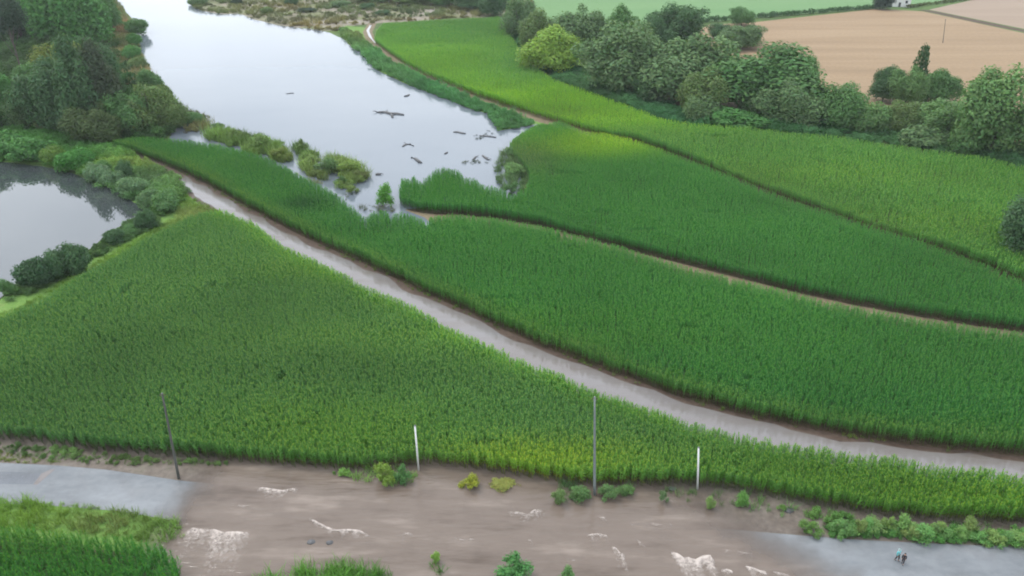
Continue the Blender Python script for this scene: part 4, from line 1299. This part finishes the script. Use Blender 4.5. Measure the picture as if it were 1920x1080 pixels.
wave([(478, 917), (495, 918), (512, 919), (530, 922), (545, 919), (560, 919)], .55, .8, .95, 'small white wave nearest the dark leaning pole', 1)
wave([(345, 1000), (362, 993), (378, 995), (400, 997), (420, 1004), (445, 1001), (470, 1005)], .7, 1.5, 1.0, 'ragged foaming wave at the end of the grass verge', 2)
wave([(578, 973), (592, 980), (610, 989), (632, 996), (655, 996), (675, 998), (693, 1006)], .5, .35, 1.0, 'long thin curling wave in the middle of the flood', 3)
wave([(950, 960), (972, 961), (990, 966), (1003, 957), (1022, 958)], .45, .9, .75, 'faint short wave above the dark mid flood bush', 4)
wave([(1100, 1005), (1120, 1003), (1140, 1006)], .4, .8, .75, 'faint small wave below the grey pole', 5)
wave([(1120, 970), (1135, 972), (1140, 985)], .35, .8, .6, 'tiny foam streak just below the grey pole', 6)
wave([(1146, 1028), (1156, 1032), (1164, 1040), (1172, 1041)], .55, 1.0, .95, 'short steep white wave beside the long foaming one', 7)
wave([(1255, 1036), (1270, 1042), (1283, 1050), (1292, 1047), (1305, 1054), (1318, 1048), (1332, 1046), (1341, 1056)], .8, 1.3, 1.25, 'biggest foaming wave with scalloped crest', 8)
wave([(1350, 1072), (1362, 1068), (1375, 1074)], .5, .8, 1.0, 'small foam lump between two bright waves', 9)
wave([(1395, 1062), (1410, 1066), (1425, 1072), (1438, 1074)], .6, .7, 1.2, 'thin bright wave before the wet road end', 10)
wave([(1448, 1074), (1462, 1077), (1482, 1080)], .45, .5, 1.0, 'last bright wave at the wet road end', 11)
wave([(752, 1002), (765, 1001), (775, 1003)], .4, .9, .55, 'dim foam streak past the long curling wave', 12)
wave([(988, 1012), (1000, 1016)], .35, .8, .45, 'dim foam fleck above the dark bush', 13)
wave([(1180, 985), (1210, 982), (1240, 986), (1262, 984)], .35, 1.0, .42, 'long dim foam streak above the biggest foaming wave', 15)
wave([(1190, 1010), (1205, 1020), (1215, 1034)], .35, 1.0, .5, 'slanting dim streak before the biggest foaming wave', 16)
wave([(1350, 1030), (1385, 1036), (1415, 1040)], .3, 1.0, .42, 'pale ripple behind the thin bright wave', 17)
wave([(430, 945), (455, 950), (475, 949)], .3, 1.0, .4, 'faint ripple between leaning pole and long curling wave', 18)
wave([(845, 1010), (870, 1013), (890, 1010)], .3, 1.0, .42, 'faint ripple between light bush top and dark bush', 19)
wave([(395, 1022), (420, 1030), (450, 1027)], .45, 1.6, .6, 'second broken foam line below the ragged foaming wave', 20)
wave([(1060, 1048), (1080, 1052)], .35, .6, .5, 'dim foam fleck beside the small weed', 14)


# ================================================================== PEOPLE
def skin_mesh(nodes, edges, sub=1):
    """nodes: {key: (x,y,z,r)}; grown with Skin and Subdivision into one continuous surface"""
    keys = list(nodes)
    me = bpy.data.meshes.new('tmp')
    me.from_pydata([nodes[k][:3] for k in keys], [(keys.index(a), keys.index(b)) for a, b in edges], [])
    o = bpy.data.objects.new('tmp', me)
    COL.objects.link(o)
    md = o.modifiers.new('skin', 'SKIN')
    sv = me.skin_vertices[0].data
    for i, k in enumerate(keys):
        r = nodes[k][3]
        sv[i].radius = (r, r) if not isinstance(r, tuple) else r
        sv[i].use_root = (i == 0)
    s = o.modifiers.new('sub', 'SUBSURF')
    s.levels = s.render_levels = sub
    dg = bpy.context.evaluated_depsgraph_get()
    dg.update()
    res = bpy.data.meshes.new_from_object(o.evaluated_get(dg))
    bpy.data.objects.remove(o)
    return res


def add_part(me, name, mat, parent):
    me.materials.clear()
    me.materials.append(mat)
    me.polygons.foreach_set('use_smooth', [True] * len(me.polygons))
    o = bpy.data.objects.new(name, me)
    COL.objects.link(o)
    o.parent = parent
    return o


SKIN = plain_mat('skin', (.45, .28, .2), .5, .05, 8)


def person(px, py, hgt, rz, top, trousers, hair, stride, label, seed):
    p = at(px, py)
    e = bpy.data.objects.new('person', None)
    COL.objects.link(e)
    e.location = (p.x, p.y, gz + .07)
    e.rotation_euler = (0, 0, rz)
    e.scale = (hgt / 1.75,) * 3
    tag(e, label, 'person')
    n, ed = {}, []
    n['pelvis'] = (0, 0, .95, .13)
    n['belly'] = (0, .01, 1.1, .125)
    n['chest'] = (0, .0, 1.32, .15)
    n['neck'] = (0, 0, 1.5, .055)
    n['jaw'] = (0, -.02, 1.57, .075)
    n['head'] = (0, -.005, 1.66, .098)
    n['crown'] = (0, .01, 1.72, .07)
    n['nose'] = (0, -.115, 1.63, .014)
    ed += [('pelvis', 'belly'), ('belly', 'chest'), ('chest', 'neck'), ('neck', 'jaw'), ('jaw', 'head'), ('head', 'crown'), ('head', 'nose')]
    for s, nm in ((-1, 'l'), (1, 'r')):
        st = stride * s
        n['hip' + nm] = (s * .09, 0, .88, .095)
        n['knee' + nm] = (s * .1, -.05 - st * .5, .5, .062)
        n['ankle' + nm] = (s * .1, -st + .03, .09, .04)
        n['heel' + nm] = (s * .1, -st + .06, .035, .04)
        n['toe' + nm] = (s * .11, -st - .14, .03, .032)
        n['ear' + nm] = (s * .1, .0, 1.635, .018)
        ed += [('pelvis', 'hip' + nm), ('hip' + nm, 'knee' + nm), ('knee' + nm, 'ankle' + nm), ('ankle' + nm, 'heel' + nm), ('ankle' + nm, 'toe' + nm), ('head', 'ear' + nm)]
        n['sh' + nm] = (s * .18, 0, 1.42, .068)
        n['el' + nm] = (s * .235, .05, 1.13, .045)
        n['wr' + nm] = (s * .225, -.07 + st * .2, .9, .03)
        n['palm' + nm] = (s * .22, -.1 + st * .2, .83, .036)
        ed += [('chest', 'sh' + nm), ('sh' + nm, 'el' + nm), ('el' + nm, 'wr' + nm), ('wr' + nm, 'palm' + nm)]
        for k, L in enumerate((.07, .08, .075, .06)):
            a, b = f'f{k}{nm}', f'g{k}{nm}'
            y0 = -.135 + k * .022 + st * .2
            n[a] = (s * .22, y0, .79, .010)
            n[b] = (s * .205, y0 - .005, .79 - L, .008)
            ed += [('palm' + nm, a), (a, b)]
        n['th' + nm] = (s * .2, -.15 + st * .2, .82, .010)
        n['tt' + nm] = (s * .19, -.17 + st * .2, .785, .009)
        ed += [('palm' + nm, 'th' + nm), ('th' + nm, 'tt' + nm)]
    add_part(skin_mesh(n, ed), 'body', SKIN, e)
    j = {k: n[k] for k in ('belly', 'chest', 'pelvis')}
    j = {'belly': (0, .01, 1.1, .15), 'chest': (0, 0, 1.32, .175), 'pelvis': (0, 0, .93, .155), 'col': (0, 0, 1.46, .085)}
    je = [('belly', 'chest'), ('belly', 'pelvis'), ('chest', 'col')]
    for s, nm in ((-1, 'l'), (1, 'r')):
        for k, r in (('sh', .09), ('el', .066), ('wr', .05)):
            q = n[k + nm]
            j[k + nm] = (q[0], q[1], q[2], r)
        je += [('chest', 'sh' + nm), ('sh' + nm, 'el' + nm), ('el' + nm, 'wr' + nm)]
    add_part(skin_mesh(j, je), 'jacket', top, e)
    t = {'pelvis': (0, 0, .95, .145)}
    te = []
    for s, nm in ((-1, 'l'), (1, 'r')):
        for k, r in (('hip', .115), ('knee', .082), ('ankle', .06)):
            q = n[k + nm]
            t[k + nm] = (q[0], q[1], q[2] + (.04 if k == 'ankle' else 0), r)
        te += [('pelvis', 'hip' + nm), ('hip' + nm, 'knee' + nm), ('knee' + nm, 'ankle' + nm)]
    add_part(skin_mesh(t, te), 'trousers', trousers, e)
    hr = {'a': (0, .02, 1.7, .1), 'b': (0, .05, 1.62, .085), 'c': (0, -.03, 1.73, .07)}
    add_part(skin_mesh(hr, [('a', 'b'), ('a', 'c')]), 'hair', hair, e)
    for s in (-1, 1):
        MB().tube([(s * .036, -.095, 1.655), (s * .036, -.104, 1.655)], [.011, .008], 6).build('eye', M['drift'], e)
    MB().tube([(-.025, -.086, 1.585), (0, -.095, 1.583), (.025, -.086, 1.585)], [.005, .008, .005], 5).build('mouth', plain_mat('lips', (.3, .12, .1), .5), e)
    for s in (-1, 1):
        q, h_ = n['toe' + ('l' if s < 0 else 'r')], n['heel' + ('l' if s < 0 else 'r')]
        MB().tube([(h_[0], h_[1] + .02, .05), (h_[0], (h_[1] + q[1]) / 2, .055), (q[0], q[1] - .03, .04)], [.05, .055, .042], 8).build('shoe', M['drift'], e, True)
    return e


person(1681, 1051, 1.62, .5, plain_mat('turquoise_jacket', (.12, .42, .44), .7, .08), plain_mat('dark_trousers', (.022, .028, .034), .8), plain_mat('light_hair', (.3, .4, .4), .7), .16, 'person in turquoise hooded jacket and dark trousers wading on the wet road', 1)
person(1692, 1057, 1.42, -.6, plain_mat('black_jacket', (.012, .012, .016), .8), plain_mat('black_trousers', (.025, .022, .028), .8), plain_mat('dark_hair', (.015, .012, .012), .7), .2, 'smaller person in black clothes walking beside the turquoise jacket', 2)

# ================================================================== THE AIR
hz, ht, hout = newmat('pale_haze')
pv = N(ht, 'ShaderNodeVolumePrincipled', Density=.0001)
pv.inputs['Color'].default_value = (.93, .96, 1, 1)
pv.inputs['Anisotropy'].default_value = .2
ht.links.new(pv.outputs['Volume'], hout.inputs['Volume'])
hb = MB().box((0, 4300, 49.0), (13000, 9600, 102.0)).build('haze', hz)
tag(hb, 'thin pale haze filling the air over the whole flood plain', 'haze', None, 'stuff')
